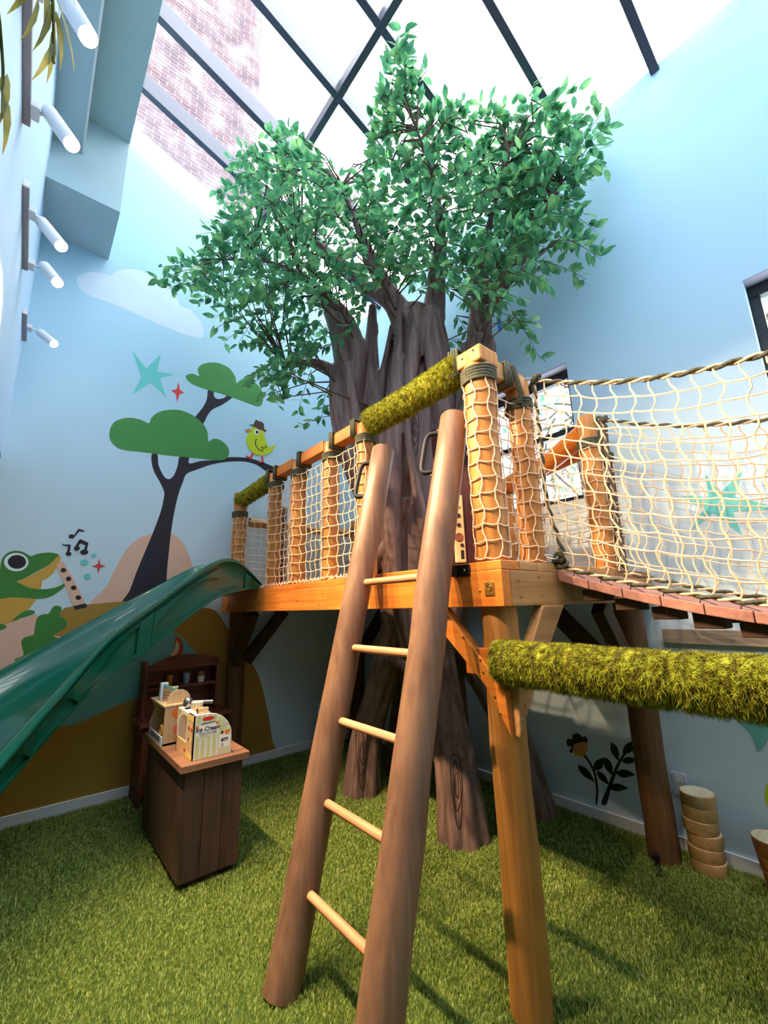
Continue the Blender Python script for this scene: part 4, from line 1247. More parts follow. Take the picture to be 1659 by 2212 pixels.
Nn = crom([s[0] for s in ST], 4, closed=False)
Ff = crom([s[1] for s in ST], 4, closed=False)
Dd = [p[0] for p in crom([(s[2], 0, 0) for s in ST], 4, closed=False)]
prof = []   # (t across, depth fraction) from the near rim over the trough to the far rim
inner = [(0.0, 0.0), (0.035, -0.012), (0.07, 0.04), (0.10, 0.30), (0.13, 0.62), (0.18, 0.86), (0.26, 0.97), (0.38, 1.0), (0.5, 1.01), (0.62, 1.0), (0.74, 0.97), (0.82, 0.86), (0.87, 0.62), (0.90, 0.30), (0.93, 0.04), (0.965, -0.012), (1.0, 0.0)]
outer = [(1.03, 0.03), (1.03, 0.14), (0.985, 0.16), (0.96, 0.40), (0.95, 0.8), (0.93, 1.30), (0.80, 1.34), (0.5, 1.34), (0.20, 1.34), (0.07, 1.30), (0.05, 0.8), (0.04, 0.40), (0.015, 0.16), (-0.03, 0.14), (-0.03, 0.03)]
ring = inner + outer
vs, fs = [], []
kk = len(ring)
for i in range(len(Nn)):
    a, b_ = np.array(Nn[i]), np.array(Ff[i])
    for (t, dep) in ring:
        p = a + (b_ - a) * t
        vs.append((p[0], p[1], p[2] - dep * max(Dd[i], 0.02)))
for i in range(len(Nn) - 1):
    for j in range(kk):
        fs.append((i * kk + j, i * kk + (j + 1) % kk, (i + 1) * kk + (j + 1) % kk, (i + 1) * kk + j))
fs.append(tuple(range(kk)))
fs.append(tuple(reversed(range((len(Nn) - 1) * kk, len(Nn) * kk))))
build('chute', MB().add(vs, fs), 'slide', sl, smooth=48)
def on_side(i, dep, off):
    """point on the near outer wall of the slide"""
    a, b_ = np.array(Nn[i]), np.array(Ff[i])
    p = a + (b_ - a) * float(np.interp(dep, [0.14, 0.16, 0.4, 0.8, 1.3], [-0.03, 0.015, 0.04, 0.05, 0.07]))
    n_ = (a - b_) / np.linalg.norm(a - b_)
    return Vector((p[0] + n_[0] * off, p[1] + n_[1] * off, p[2] - dep * max(Dd[i], 0.02)))
def side_rib(i0, i1, d0, d1, nm='stiffener', thick=0.028):
    mb = MB()
    o = [on_side(i0, d0, -0.01), on_side(i1, d0, -0.01), on_side(i1, d1, -0.01), on_side(i0, d1, -0.01)]
    q = [on_side(i0, d0, thick), on_side(i1, d0, thick), on_side(i1, d1, thick * 0.8), on_side(i0, d1, thick * 0.8)]
    mb.add(o + q, [(3, 2, 1, 0), (4, 5, 6, 7), (0, 1, 5, 4), (1, 2, 6, 5), (2, 3, 7, 6), (3, 0, 4, 7)])
    return build(nm, mb, 'slide', sl, bevel=0.006)
def side_band(i0, i1, lo, hi, nm='stiffener', thick=0.03):
    """raised band moulded on the near wall between two depth curves"""
    n_ = i1 - i0 + 1
    vs, fs = [], []
    for k in range(n_):
        i = i0 + k
        t = k / (n_ - 1)
        a_, c_ = lo(t), hi(t)
        for (dep, off) in ((a_, -0.012), (a_ + 0.02, thick), (c_ - 0.02, thick), (c_, -0.012)):
            vs.append(on_side(i, dep, off))
    for k in range(n_ - 1):
        for j in range(4):
            fs.append((k * 4 + j, k * 4 + (j + 1) % 4, (k + 1) * 4 + (j + 1) % 4, (k + 1) * 4 + j))
    fs.append((3, 2, 1, 0))
    fs.append(tuple((n_ - 1) * 4 + j for j in range(4)))
    return build(nm, MB().add(vs, fs), 'slide', sl, smooth=40)
side_rib(25, 27, 0.3, 1.36)
side_rib(4, 6, 0.35, 1.2)
side_band(15, 25, lambda t: 0.30, lambda t: 0.78 - 0.36 * math.sin(PI * min(1, t * 0.9 + 0.1)))
side_band(27, 38, lambda t: 0.28, lambda t: 0.42 + 0.75 * t ** 1.6)
side_band(38, 46, lambda t: 0.30, lambda t: 1.15 - 0.70 * math.sin(PI * t))
side_band(46, 54, lambda t: 0.30, lambda t: 1.15 - 0.70 * math.sin(PI * t))
side_band(2, 60, lambda t: 1.14, lambda t: 1.31, thick=0.024)
for y in (2.35,):
    build('support_leg', MB().tube([(-0.5, y, 0.0), (-0.52, y + 0.05, 0.18)], 0.03, 12), 'slide', sl, smooth=50)
# sprays of leaves and main limbs of the tree (metres)
CLUSTERS = [(2.12,2.24,5.58),(2.37,1.76,5.49),(1.87,2.72,5.03),(2.23,2.12,5.60),(1.38,3.08,3.56),(2.07,2.27,4.99),(1.31,3.33,5.86),(2.81,1.43,5.20),(1.11,3.20,4.18),(1.41,3.21,5.85),(2.56,1.38,4.31),(2.01,2.16,5.60),(2.18,2.06,5.62),(2.84,1.83,4.25),(2.80,1.99,5.15),(1.52,3.52,4.83),(1.13,3.74,4.57),(2.62,2.07,5.44),(2.65,1.33,5.40),(2.01,2.86,4.98),(1.66,2.96,5.46),(2.92,1.07,4.89),(2.64,1.22,5.41),(1.06,3.23,4.78),(1.64,3.45,5.49),(1.95,1.83,5.67),(1.54,3.05,5.27),(2.17,2.53,5.21),(2.07,3.45,4.43),(1.93,2.76,4.70),(3.13,1.97,5.19),(2.55,1.85,4.03),(1.36,3.20,4.67),(2.69,1.11,4.67),(1.62,2.52,4.97),(2.73,0.97,4.49),(2.70,1.78,5.36),(2.76,1.30,5.35),(3.05,1.98,5.01),(1.71,3.04,5.18),(2.14,2.21,4.83),(2.24,2.16,4.81),(2.04,2.14,4.40),(2.11,2.40,4.46),(1.58,3.39,5.14),(2.34,1.64,5.49),(3.07,1.01,5.07),(1.56,3.29,3.86),(1.36,3.41,4.52),(2.05,2.28,4.57),(1.28,3.12,4.09),(1.44,3.14,4.63),(2.84,1.30,4.81),(2.79,1.51,5.24),(2.52,2.08,4.86),(2.51,1.27,4.26),(2.02,2.74,5.64),(1.16,3.74,5.93),(1.53,3.21,3.70),(1.98,2.02,5.62),(2.45,1.54,5.49),(1.69,2.88,5.31),(1.63,2.41,3.98),(2.62,2.28,4.85),(2.63,1.32,5.15),(1.23,3.24,5.51),(2.18,1.91,5.60),(2.46,2.32,4.76),(1.66,3.22,4.33),(2.76,2.05,5.07),(2.44,1.81,5.49),(0.95,3.74,4.88),(1.67,3.61,4.73),(2.54,2.69,5.31),(1.48,2.88,5.83),(1.37,3.81,4.33),(1.94,3.16,5.30),(1.93,2.28,5.66),(1.24,3.24,5.32),(2.61,2.53,5.25),(1.75,2.83,5.72),(1.11,3.12,4.76),(2.11,3.07,5.63),(1.31,3.10,5.10),(2.71,1.66,5.12),(3.13,1.83,4.69),(0.99,3.43,4.74),(2.73,1.21,5.25),(2.67,1.43,4.61),(2.02,2.85,5.61),(1.44,3.20,5.44),(2.57,1.87,4.46),(2.50,1.66,4.80),(2.73,1.30,4.86),(2.63,2.19,5.47),(3.05,1.16,4.61),(2.26,2.84,5.59),(1.75,3.42,4.18),(1.88,3.05,5.33),(1.61,2.52,4.07),(2.33,1.96,5.56),(2.88,1.46,4.44),(2.79,2.54,4.97),(2.59,1.35,4.62),(1.84,2.00,5.68),(1.67,3.54,5.75),(2.69,1.73,4.87),(0.96,3.35,4.87),(1.19,3.74,4.43),(1.12,3.44,4.63),(1.69,3.02,4.86),(1.27,3.05,5.26),(1.19,3.49,5.58),(1.54,2.93,4.76),(2.38,2.01,5.36),(1.77,2.84,5.20),(2.68,1.73,4.40),(1.78,2.87,4.74),(1.30,2.95,3.36),(2.00,2.47,5.64),(2.19,2.78,5.28),(2.75,1.60,4.78),(1.04,3.83,4.89),(1.57,2.85,5.41),(2.13,2.61,4.90),(2.60,1.05,4.38),(2.12,2.80,4.39),(1.31,3.39,5.30),(2.22,2.26,5.54),(2.64,1.60,5.45),(1.85,2.16,5.73),(1.94,2.33,5.56),(2.42,2.46,5.54),(2.04,1.87,5.64),(1.00,3.41,4.60),(0.65,3.11,4.11),(1.35,2.88,3.25),(2.88,1.61,4.53),(2.82,2.18,5.38),(2.65,1.42,5.15),(1.32,3.59,5.13),(2.97,1.28,5.35),(1.52,3.59,4.30),(2.81,1.32,4.68),(1.34,3.42,5.08),(0.98,3.77,4.68),(2.61,1.50,5.41),(1.06,3.34,5.08),(2.83,1.08,5.06),(2.00,3.11,4.57),(2.81,1.00,5.12),(1.59,3.34,5.80),(2.98,2.24,5.15),(2.80,1.90,5.41),(2.27,2.84,4.58),(1.70,3.17,3.73),(2.81,2.48,4.75),(1.20,3.63,4.70),(2.47,1.39,4.19),(2.70,1.69,4.25),(2.73,1.56,5.42),(1.12,3.29,5.47),(2.08,2.07,5.65),(2.38,1.84,4.27),(1.96,3.42,5.46),(2.18,2.47,4.67),(1.95,2.38,4.88),(1.98,2.11,5.63),(2.82,1.06,4.71),(2.65,1.41,5.41),(2.90,1.21,4.27),(2.77,1.36,4.83),(1.09,3.85,4.69),(2.48,1.38,3.87),(1.59,3.13,4.36),(1.46,3.30,4.03),(2.71,2.33,5.42),(2.76,1.60,5.35),(1.08,2.98,3.83),(2.13,2.81,5.08),(2.29,2.97,4.94),(2.79,2.01,5.37),(2.48,2.63,4.76),(2.44,1.97,4.49),(3.09,1.78,5.29),(2.05,2.63,5.62),(2.57,2.22,4.55),(2.70,2.35,5.20),(1.85,2.56,4.80),(1.70,2.99,4.18),(1.14,3.45,5.95),(1.85,2.61,4.14),(1.36,3.15,5.57),(3.04,1.19,4.74),(2.14,2.52,5.59),(2.28,1.70,5.56),(2.62,2.59,4.75),(2.52,1.70,4.01),(2.40,2.23,4.78),(1.83,2.26,4.06),(2.54,1.37,4.72),(1.67,2.93,4.63),(2.80,1.69,5.39),(2.99,1.29,4.96),(2.12,2.35,5.64),(2.20,1.93,4.85),(3.13,1.04,5.24),(2.57,2.12,4.36),(2.34,2.01,5.51),(2.77,2.00,4.94),(1.89,2.24,4.91),(2.42,2.19,5.37),(1.19,2.92,5.53),(1.01,3.33,4.34),(2.56,1.75,4.28),(1.33,3.47,4.83),(1.42,3.36,4.47),(2.70,1.04,4.75),(2.64,1.76,5.40),(1.42,3.49,4.78),(2.39,2.69,4.68),(2.70,1.65,5.37),(1.70,2.94,3.85),(1.86,1.81,5.71),(2.12,2.64,5.57),(0.85,3.64,4.63),(1.65,3.46,4.78),(2.78,1.22,4.38),(1.82,3.28,4.61),(2.05,2.92,4.62),(1.68,2.97,5.79),(2.82,1.41,4.73),(1.64,3.29,4.95),(1.01,3.84,5.15),(2.42,1.92,5.04),(1.50,2.95,5.80),(2.73,1.47,4.24),(1.46,3.11,4.08),(1.37,3.04,5.87),(2.83,1.62,5.16),(1.63,3.01,3.93),(2.17,2.46,4.93),(1.92,2.17,5.71),(1.12,3.12,4.29),(2.10,1.84,5.59),(2.54,1.82,5.43),(1.30,3.48,5.92),(2.71,1.63,4.57),(2.68,1.91,5.44),(1.66,2.66,4.32),(2.34,1.85,5.53),(2.19,2.13,4.31),(1.35,3.17,5.01),(2.62,2.15,4.52),(2.56,1.18,4.26),(2.55,1.74,5.44),(2.45,2.35,5.51),(2.47,1.47,5.48),(1.59,2.82,4.40),(1.84,2.57,4.35),(2.70,0.86,4.78),(1.25,3.28,4.00),(0.86,3.75,4.84),(2.32,2.07,5.29),(1.79,2.69,4.47),(2.56,1.37,5.44),(3.00,2.08,4.63),(1.73,3.06,4.08),(1.08,3.03,4.91),(2.33,2.17,5.53),(1.71,2.90,4.28),(1.61,2.82,5.72),(2.55,2.53,4.91),(1.25,3.58,5.36),(2.53,1.30,4.19),(0.83,3.59,4.43),(2.89,1.39,5.34),(2.11,2.90,5.46),(2.90,1.62,5.31),(2.72,2.02,4.34),(1.84,3.46,4.42),(1.69,3.06,3.76),(1.42,3.23,5.01),(1.52,2.87,4.86),(2.86,1.00,4.72),(1.89,3.47,4.17),(1.53,3.00,5.66),(1.63,2.58,5.16),(1.65,3.41,5.76),(2.93,1.26,4.64),(1.45,2.81,3.53),(1.22,3.17,4.95),(1.53,3.34,4.37),(1.19,3.52,4.98),(2.54,2.03,4.96),(1.97,2.28,4.75),(1.92,1.92,5.67),(2.78,1.69,5.01),(2.48,2.44,5.38),(1.19,3.15,4.14),(2.77,1.10,5.30),(2.05,3.15,5.18),(2.86,1.31,5.16),(1.49,2.93,5.00),(2.85,1.12,4.19),(2.65,2.03,4.23),(2.61,1.08,5.24),(1.78,1.95,5.75),(2.83,1.14,5.19),(1.72,3.31,4.66),(1.96,2.39,4.36),(1.21,3.65,5.64),(1.51,3.09,5.83),(2.30,1.81,5.56),(1.44,3.39,3.95),(2.95,1.20,4.55),(2.74,1.58,4.62),(2.47,1.89,5.27),(1.41,3.07,5.83),(2.45,2.45,4.99),(2.58,1.26,4.78),(1.40,2.89,3.35),(1.55,2.76,4.94),(1.78,3.47,5.06),(1.49,3.26,5.84),(2.20,1.79,5.58),(2.38,1.56,5.54),(1.22,3.28,5.90),(2.05,2.18,4.30),(2.64,2.37,5.28),(2.75,1.63,3.75),(2.80,1.55,3.66),(2.75,1.73,3.90),(2.86,2.18,4.08),(2.82,2.24,3.95),(2.98,2.20,4.40),(2.05,3.32,3.54),(2.01,3.34,3.34),(1.65,3.53,3.55),(1.81,3.46,3.82),(1.66,3.42,3.75),(1.89,3.41,3.68),(1.75,2.80,3.75),(1.93,2.68,3.99),(2.80,1.07,4.10),(2.75,1.19,3.96),(1.72,1.67,5.56),(1.69,1.77,5.50),(1.71,1.82,5.44),(1.27,2.61,5.45),(2.61,1.00,5.21),(2.78,0.84,4.79),(0.70,3.53,4.49),(0.81,3.51,4.40),(1.76,2.24,4.98),(2.29,1.53,4.86),(2.18,1.73,3.86),(2.09,2.23,4.33),(2.44,1.77,4.75),(1.65,2.20,4.20),(2.40,1.37,4.75),(1.65,2.42,4.76),(2.45,1.44,4.30),(2.37,1.77,5.17),(2.44,1.32,3.84),(2.58,1.33,4.63),(2.22,1.84,4.29),(1.30,2.70,4.19),(2.11,1.90,5.12),(2.39,1.47,3.74),(2.20,1.92,5.02),(2.64,1.41,4.56),(1.03,2.65,5.04),(1.48,2.50,4.47),(1.44,2.47,4.91),(2.19,2.18,4.51),(2.25,1.82,4.45),(1.67,2.61,4.49),(2.68,1.30,5.05),(1.97,2.12,4.60),(1.01,2.67,4.25),(1.39,2.43,4.20),(1.03,2.75,4.95),(1.64,2.42,4.97),(2.46,1.30,4.14),(2.35,1.63,4.78),(2.54,1.58,4.10),(2.33,1.67,4.28),(1.08,2.80,4.14),(1.38,2.72,5.25),(1.21,2.80,5.21),(2.51,1.50,4.56),(2.37,1.64,3.90),(1.25,2.63,4.82),(1.57,2.27,4.36),(1.39,2.43,5.09),(1.90,2.23,4.94),(1.99,2.18,5.21),(1.29,2.59,4.26),(2.24,2.05,4.61),(2.14,1.88,4.71),(2.34,1.47,4.61),(2.35,1.51,4.12),(1.89,2.28,4.13),(1.40,2.44,3.92),(1.01,2.62,4.52),(2.19,1.97,4.27),(1.99,2.29,4.56),(1.44,2.44,4.67),(1.31,2.42,4.42),(2.11,2.12,5.00),(1.75,2.55,4.32),(2.24,2.03,4.10),(1.34,2.77,4.68),(1.02,2.67,3.86),(1.12,2.58,4.21),(2.54,1.30,4.77),(1.94,2.32,4.71),(2.56,1.33,4.07),(1.22,2.71,4.70),(2.36,1.56,4.47),(2.36,1.63,4.05),(1.23,2.72,3.99),(2.21,1.75,4.71),(1.95,2.28,5.45),(2.02,1.98,5.21),(2.36,1.77,4.21),(1.34,2.65,3.99),(1.75,2.19,4.62)]
# 429
LIMBS = [
 [(2.48,2.54,4.12,0.120),(2.29,2.58,4.40,0.085),(2.10,2.61,4.68,0.070),(1.94,2.61,4.99,0.050),(1.75,2.56,5.22,0.030)],
 [(2.36,2.59,4.29,0.090),(2.19,2.80,4.55,0.065),(2.04,2.97,4.85,0.050),(1.68,3.18,5.19,0.035)],
 [(2.69,2.40,4.23,0.120),(2.65,2.28,4.55,0.080),(2.61,2.18,4.86,0.060),(2.37,2.00,5.16,0.040),(2.02,1.86,5.34,0.020)],
 [(2.94,2.08,3.86,0.120),(2.93,2.01,4.26,0.100),(2.86,1.93,4.51,0.070),(2.72,1.69,4.78,0.045),(2.56,1.37,5.03,0.025)],
 [(2.93,2.00,4.06,0.060),(2.94,1.71,4.30,0.055),(2.93,1.40,4.54,0.050),(2.79,1.11,4.64,0.030)],
 [(2.11,3.04,3.83,0.110),(2.04,3.15,4.33,0.075),(1.92,3.22,4.64,0.055),(1.53,3.37,4.85,0.035),(1.02,3.45,4.67,0.020)],
 [(2.17,2.94,3.90,0.100),(2.07,2.95,4.22,0.070),(1.91,2.99,4.38,0.050),(1.64,3.09,4.56,0.030)],
 [(2.34,2.93,3.92,0.080),(2.35,2.92,4.18,0.060),(2.33,2.87,4.46,0.040)],
 [(2.06,3.13,3.71,0.070),(1.92,3.28,3.86,0.045),(1.70,3.45,3.83,0.025)],
]
# ================================================================== THE TREE
tree = empty('artificial_tree', (2.65, 2.65, 0), 'sculpted brown indoor tree with arched roots and leafy green crown', 'tree')
tb = MB()
def strand(pts, n=12, sub=4):
    P = crom(pts, sub, closed=False)
    tb.tube([p[:3] for p in P], [max(p[3], 0.008) for p in P], n)
legs = []
def leg(foot, mids, top, spread, n_ribs, r_main, phase):
    """a root leg: a slim core with thick ribs running down to splayed toes"""
    path = [foot] + mids + [top]
    legs.append([(p[0], p[1], p[2], r_main * (1.0 if i < len(path) - 1 else 1.6)) for i, p in enumerate(path)])
    for k in range(n_ribs):
        a = phase + 2 * PI * k / n_ribs
        rib = []
        for i, p in enumerate(path):
            s_ = spread * (1.0, 0.78, 0.74, 0.85, 1.2)[i]
            aa = a + 0.18 * math.sin(i * 1.7 + k)
            rib.append((p[0] + s_ * math.cos(aa), p[1] + s_ * math.sin(aa), p[2], (0.062, 0.052, 0.05, 0.055, 0.07)[i]))
        legs.append(rib)
leg((2.36, 3.19, -0.02), [(2.37, 3.14, 0.4), (2.43, 3.02, 0.8), (2.50, 2.90, 1.15)], (2.58, 2.74, 1.6), 0.115, 7, 0.085, 0.3)
leg((2.42, 2.15, -0.02), [(2.44, 2.20, 0.4), (2.49, 2.34, 0.85), (2.55, 2.46, 1.2)], (2.60, 2.58, 1.6), 0.125, 7, 0.09, 0.8)
leg((3.08, 2.02, -0.02), [(3.02, 2.12, 0.5), (2.92, 2.28, 0.9), (2.82, 2.44, 1.2)], (2.7, 2.6, 1.6), 0.10, 6, 0.09, 0.2)
leg((2.96, 3.36, -0.02), [(2.92, 3.24, 0.5), (2.85, 3.06, 0.9), (2.77, 2.9, 1.2)], (2.68, 2.7, 1.6), 0.12, 6, 0.09, 0.5)
legs.append([(3.06, 2.75, -0.02, 0.13), (3.02, 2.72, 0.6, 0.13), (2.9, 2.7, 1.1, 0.17), (2.7, 2.65, 1.6, 0.22)])
for l in legs:
    strand(l)
core = [(2.63, 2.64, 1.12, 0.18), (2.64, 2.63, 1.35, 0.24), (2.66, 2.62, 1.7, 0.28), (2.65, 2.62, 2.4, 0.27), (2.63, 2.61, 3.0, 0.29), (2.60, 2.58, 3.5, 0.26), (2.57, 2.54, 3.95, 0.20), (2.55, 2.52, 4.3, 0.14)]
strand(core, 16)
def core_at(z_):
    for i in range(len(core) - 1):
        if core[i][2] <= z_ <= core[i + 1][2]:
            t = (z_ - core[i][2]) / (core[i + 1][2] - core[i][2])
            return [core[i][q] + (core[i + 1][q] - core[i][q]) * t for q in range(4)]
    return core[-1] if z_ > core[-1][2] else core[0]
rs = random.Random(4)
for k in range(13):
    th0 = 2 * PI * k / 13 + rs.uniform(-0.16, 0.16)
    ph, am = rs.uniform(0, 6.28), rs.uniform(0.12, 0.34)
    tw = rs.uniform(-0.10, 0.10)
    pts = []
    for z_ in np.linspace(1.15, 4.15, 13):
        c = core_at(z_)
        th = th0 + tw * (z_ - 1.2) + am * math.sin(z_ * 1.9 + ph)
        R = c[3] + 0.06 + 0.025 * math.sin(z_ * 3 + ph)
        pts.append((c[0] + R * math.cos(th), c[1] + R * math.sin(th), z_, (0.062 + 0.026 * math.sin(z_ * 2.3 + ph * 2)) * (1.0 if z_ < 3.7 else 0.75)))
    strand(pts, 10, 2)
# stems that leave the trunk
stemL = [(2.52, 2.78, 1.85, 0.10), (2.40, 2.88, 2.3, 0.13), (2.24, 2.97, 2.8, 0.15), (2.15, 3.03, 3.3, 0.15), (2.11, 3.04, 3.75, 0.11)]
stemR = [(2.72, 2.42, 2.3, 0.14), (2.82, 2.27, 2.9, 0.15), (2.91, 2.12, 3.4, 0.14), (2.94, 2.08, 3.86, 0.12)]
for stem, kf in ((stemL, 8), (stemR, 7)):
    strand(stem)
    P = crom(stem, 4, closed=False)
    for k in range(kf):
        th = 2 * PI * k / kf
        ph = rs.uniform(0, 6)
        strand([(p[0] + (p[3] + 0.005) * math.cos(th + 0.3 * math.sin(p[2] * 2 + ph)), p[1] + (p[3] + 0.005) * math.sin(th + 0.3 * math.sin(p[2] * 2 + ph)), p[2], 0.036) for p in P[::2]], 8, 2)
# crossing roots on the camera side of the trunk
strand([(2.42, 2.62, 2.05, 0.05), (2.34, 2.70, 2.25, 0.06), (2.36, 2.62, 2.5, 0.06), (2.40, 2.52, 2.75, 0.05), (2.42, 2.44, 3.0, 0.05)], 10)
strand([(2.30, 2.98, 1.62, 0.05), (2.30, 2.84, 1.9, 0.05), (2.36, 2.66, 2.15, 0.06), (2.38, 2.56, 2.4, 0.05)], 10)
strand([(2.36, 3.02, 1.62, 0.04), (2.38, 2.9, 1.9, 0.045), (2.42, 2.75, 2.15, 0.05)], 10)
LEAD = [(2.58, 2.54, 3.7, 0.15), (2.56, 2.56, 3.8, 0.12), (2.62, 2.52, 3.75, 0.14), (2.90, 2.13, 3.4, 0.13), (2.92, 2.08, 3.7, 0.08), (2.14, 3.03, 3.4, 0.13), (2.16, 3.01, 3.45, 0.12), (2.34, 2.90, 3.35, 0.09), (2.13, 3.05, 3.4, 0.09)]
strand([(2.45, 2.75, 2.6, 0.09), (2.38, 2.86, 3.0, 0.09), (2.34, 2.91, 3.5, 0.09)], 10)
LIMBS = [[LEAD[i]] + [(p[0], p[1], p[2], p[3] * (1.0 if j < 3 else 0.6)) for j, p in enumerate(l)] for i, l in enumerate(LIMBS)]
for l in LIMBS:
    strand(l, 12)
    th = rs.uniform(0, 6)
    strand([(p[0] + p[3] * 0.7 * math.cos(th + 2.5 * i), p[1] + p[3] * 0.7 * math.sin(th + 2.5 * i), p[2], p[3] * 0.55) for i, p in enumerate(l[:4])], 8)
# arch lip over the root doorway
strand([(2.36, 3.05, 0.55, 0.05), (2.38, 3.0, 0.85, 0.055), (2.40, 2.86, 1.05, 0.06), (2.42, 2.68, 1.05, 0.06), (2.42, 2.48, 0.88, 0.055), (2.40, 2.36, 0.6, 0.05)], 10)
tobj = build('trunk', tb, 'trunk', tree)
rm = tobj.modifiers.new('remesh', 'REMESH')
rm.mode = 'VOXEL'
rm.voxel_size = 0.0125
rm.use_smooth_shade = True
sm = tobj.modifiers.new('smooth', 'SMOOTH')
sm.factor = 0.5
sm.iterations = 2
dg = bpy.context.evaluated_depsgraph_get()
ev = tobj.evaluated_get(dg)
nm_ = bpy.data.meshes.new_from_object(ev, depsgraph=dg)
tobj.modifiers.clear()
tobj.data = nm_
nm_.name = 'trunk'
if not nm_.materials:
    nm_.materials.append(M['trunk'])
nm_.materials[0] = M['trunk']
nm_.polygons.foreach_set('use_smooth', [True] * len(nm_.polygons))
nm_.update()

# carved knot lines: rings of thin grooves laid on the bark
from mathutils.bvhtree import BVHTree
TL = Vector(WLOC[tobj.name])
bvh = BVHTree.FromPolygons([v.co + TL for v in nm_.vertices], [tuple(p.vertices) for p in nm_.polygons])
def carve(centre, hw, hh, nm='carved_knot', rings=(1.0, 0.66, 0.34)):
    mb = MB()
    c = Vector(centre)
    d0 = Vector((c.x, c.y, 0)).normalized()
    side = Vector((d0.y, -d0.x, 0))
    for q, s in enumerate(rings):
        pts = []
        for a in np.linspace(0, 2 * PI, 30, endpoint=False):
            rr = 1 + 0.12 * math.sin(3 * a + q * 2)
            tgt = c + side * (hw * s * math.cos(a) * rr) + Vector((0, 0, hh * s * math.sin(a) * rr))
            org = Vector((tgt.x, tgt.y, tgt.z)) - d0 * 1.2
            hit = bvh.ray_cast(org, d0)
            if hit[0] is not None and hit[3] < 1.6:
                pts.append(hit[0] + d0 * 0.001)
        if len(pts) > 8:
            mb.tube(pts, 0.0036, 5, closed=True)
    if mb.v:
        build(nm, mb, 'bark_line', tree, smooth=60)
carve((2.30, 3.10, 0.34), 0.045, 0.24)
carve((2.36, 2.13, 0.34), 0.035, 0.20)
carve((2.42, 2.44, 2.98), 0.035, 0.20)

# thin twigs from the limbs to every spray of leaves
limb_pts = [Vector(p[:3]) for l in LIMBS for p in crom(l, 4, closed=False)]
tw_mb = MB()
leafs = []
rl = random.Random(21)
CAM = Vector((0, 0, 1.5))
centre = Vector((2.2, 2.4, 4.3))
for (cx, cy, cz) in CLUSTERS:
    c = Vector((cx, cy, cz))
    a = min(limb_pts, key=lambda p: (p - c).length + (0.6 if p.z > c.z + 0.1 else 0))
    mid = (a + c) / 2 + Vector((rl.uniform(-0.06, 0.06), rl.uniform(-0.06, 0.06), 0.05))
    out = (c - centre)
    out.z *= 0.5
    out = (out.normalized() + Vector((rl.uniform(-0.8, 0.8), rl.uniform(-0.8, 0.8), rl.uniform(-0.5, 0.6)))).normalized()
    if (c - a).length < 1.4:
        tw_mb.tube([a, mid, c - out * 0.1], [0.009, 0.006, 0.004], 5, caps=False)
    nl = rl.randint(10, 16)
    L = rl.uniform(0.24, 0.40)
    ptsx = []
    for k in range(7):
        s = k / 6
        q_ = c + out * (L * (s - 0.4)) + Vector((0, 0, -0.10 * s * s))
        ptsx.append(Vector((min(q_.x, XR - 0.06), min(q_.y, YB - 0.06), q_.z)))
    tw_mb.tube(ptsx, [0.004 - 0.0004 * k for k in range(7)], 4, caps=False)
    for k in range(nl):
        s = (k + rl.random()) / nl
        i = min(int(s * 6), 5)
        p = ptsx[i].lerp(ptsx[i + 1], s * 6 - i)
        side = out.cross(Vector((0, 0, 1)))
        if side.length < 0.1:
            side = Vector((1, 0, 0))
        side.normalize()
        d = (out * rl.uniform(0.1, 0.9) + side * rl.choice((-1, 1)) * rl.uniform(0.5, 1.1) + Vector((0, 0, rl.uniform(-0.9, 0.45)))).normalized()
        nrm = (Vector((0, 0, 1)) + Vector((rl.uniform(-0.9, 0.9), rl.uniform(-0.9, 0.9), rl.uniform(-0.3, 0.3)))).normalized()
        tip = p + d * 0.12
        if tip.x > XR - 0.04 or tip.y > YB - 0.04 or tip.z > zsky(tip.x) - 0.02:
            continue
        leafs.append((p + d * 0.012, d, nrm, rl.uniform(0.080, 0.120)))
build('twigs', tw_mb, 'twig', tree, smooth=60, recalc=False)
# leaf blade: pointed oval folded along the midrib, drawn along +x
LV = [(0, 0, 0), (0.22, 0.20, 0.035), (0.52, 0.235, 0.03), (0.80, 0.12, -0.005), (1.0, 0, -0.07), (0.80, -0.12, -0.005), (0.52, -0.235, 0.03), (0.22, -0.20, 0.035), (0.25, 0, -0.005), (0.55, 0, -0.012), (0.80, 0, -0.03)]
LF = [(0, 8, 1), (8, 9, 2, 1), (9, 10, 3, 2), (10, 4, 3), (0, 7, 8), (7, 6, 9, 8), (6, 5, 10, 9), (5, 4, 10)]
lm = MB().add(LV, LF)
leaf_me = mesh_only(lm, 'leaf')
leaf_me.polygons.foreach_set('use_smooth', [True] * len(leaf_me.polygons))
def leaf_frame(p, d, nrm, s):
    y_ = nrm.cross(d).normalized()
    z_ = d.cross(y_)
    m_ = Matrix((d, y_, z_)).transposed()
    return m_
leafs.sort(key=lambda t_: (t_[0] - CAM).length - 0.25 * t_[3] * 10)
rest = MB()
for i, (p, d, nrm, s) in enumerate(leafs):
    R_ = leaf_frame(p, d, nrm, s)
    if i < 300:
        o = inst('leaf', leaf_me, tree, p, R_.to_euler(), (s, s, s))
    else:
        rest.add([p + R_ @ (Vector(v) * s) for v in LV], LF)
fo = props(build('foliage', rest, 'leaf', tree, smooth=180, recalc=False), kind='stuff')
# blue ribbon tied on the far side of the right stem
rb = build('ribbon', MB().prism([(0, 0), (0.022, 0.004), (0.026, -0.06), (0.020, -0.13), (0.004, -0.125), (0.0, -0.06)], lambda u, v, t: (2.93 + u, 1.86 - u + t, 3.98 + v), 0, 0.003), 'bluetag')
props(rb, 'small blue ribbon hanging beside the right stem of the tree', 'ribbon')

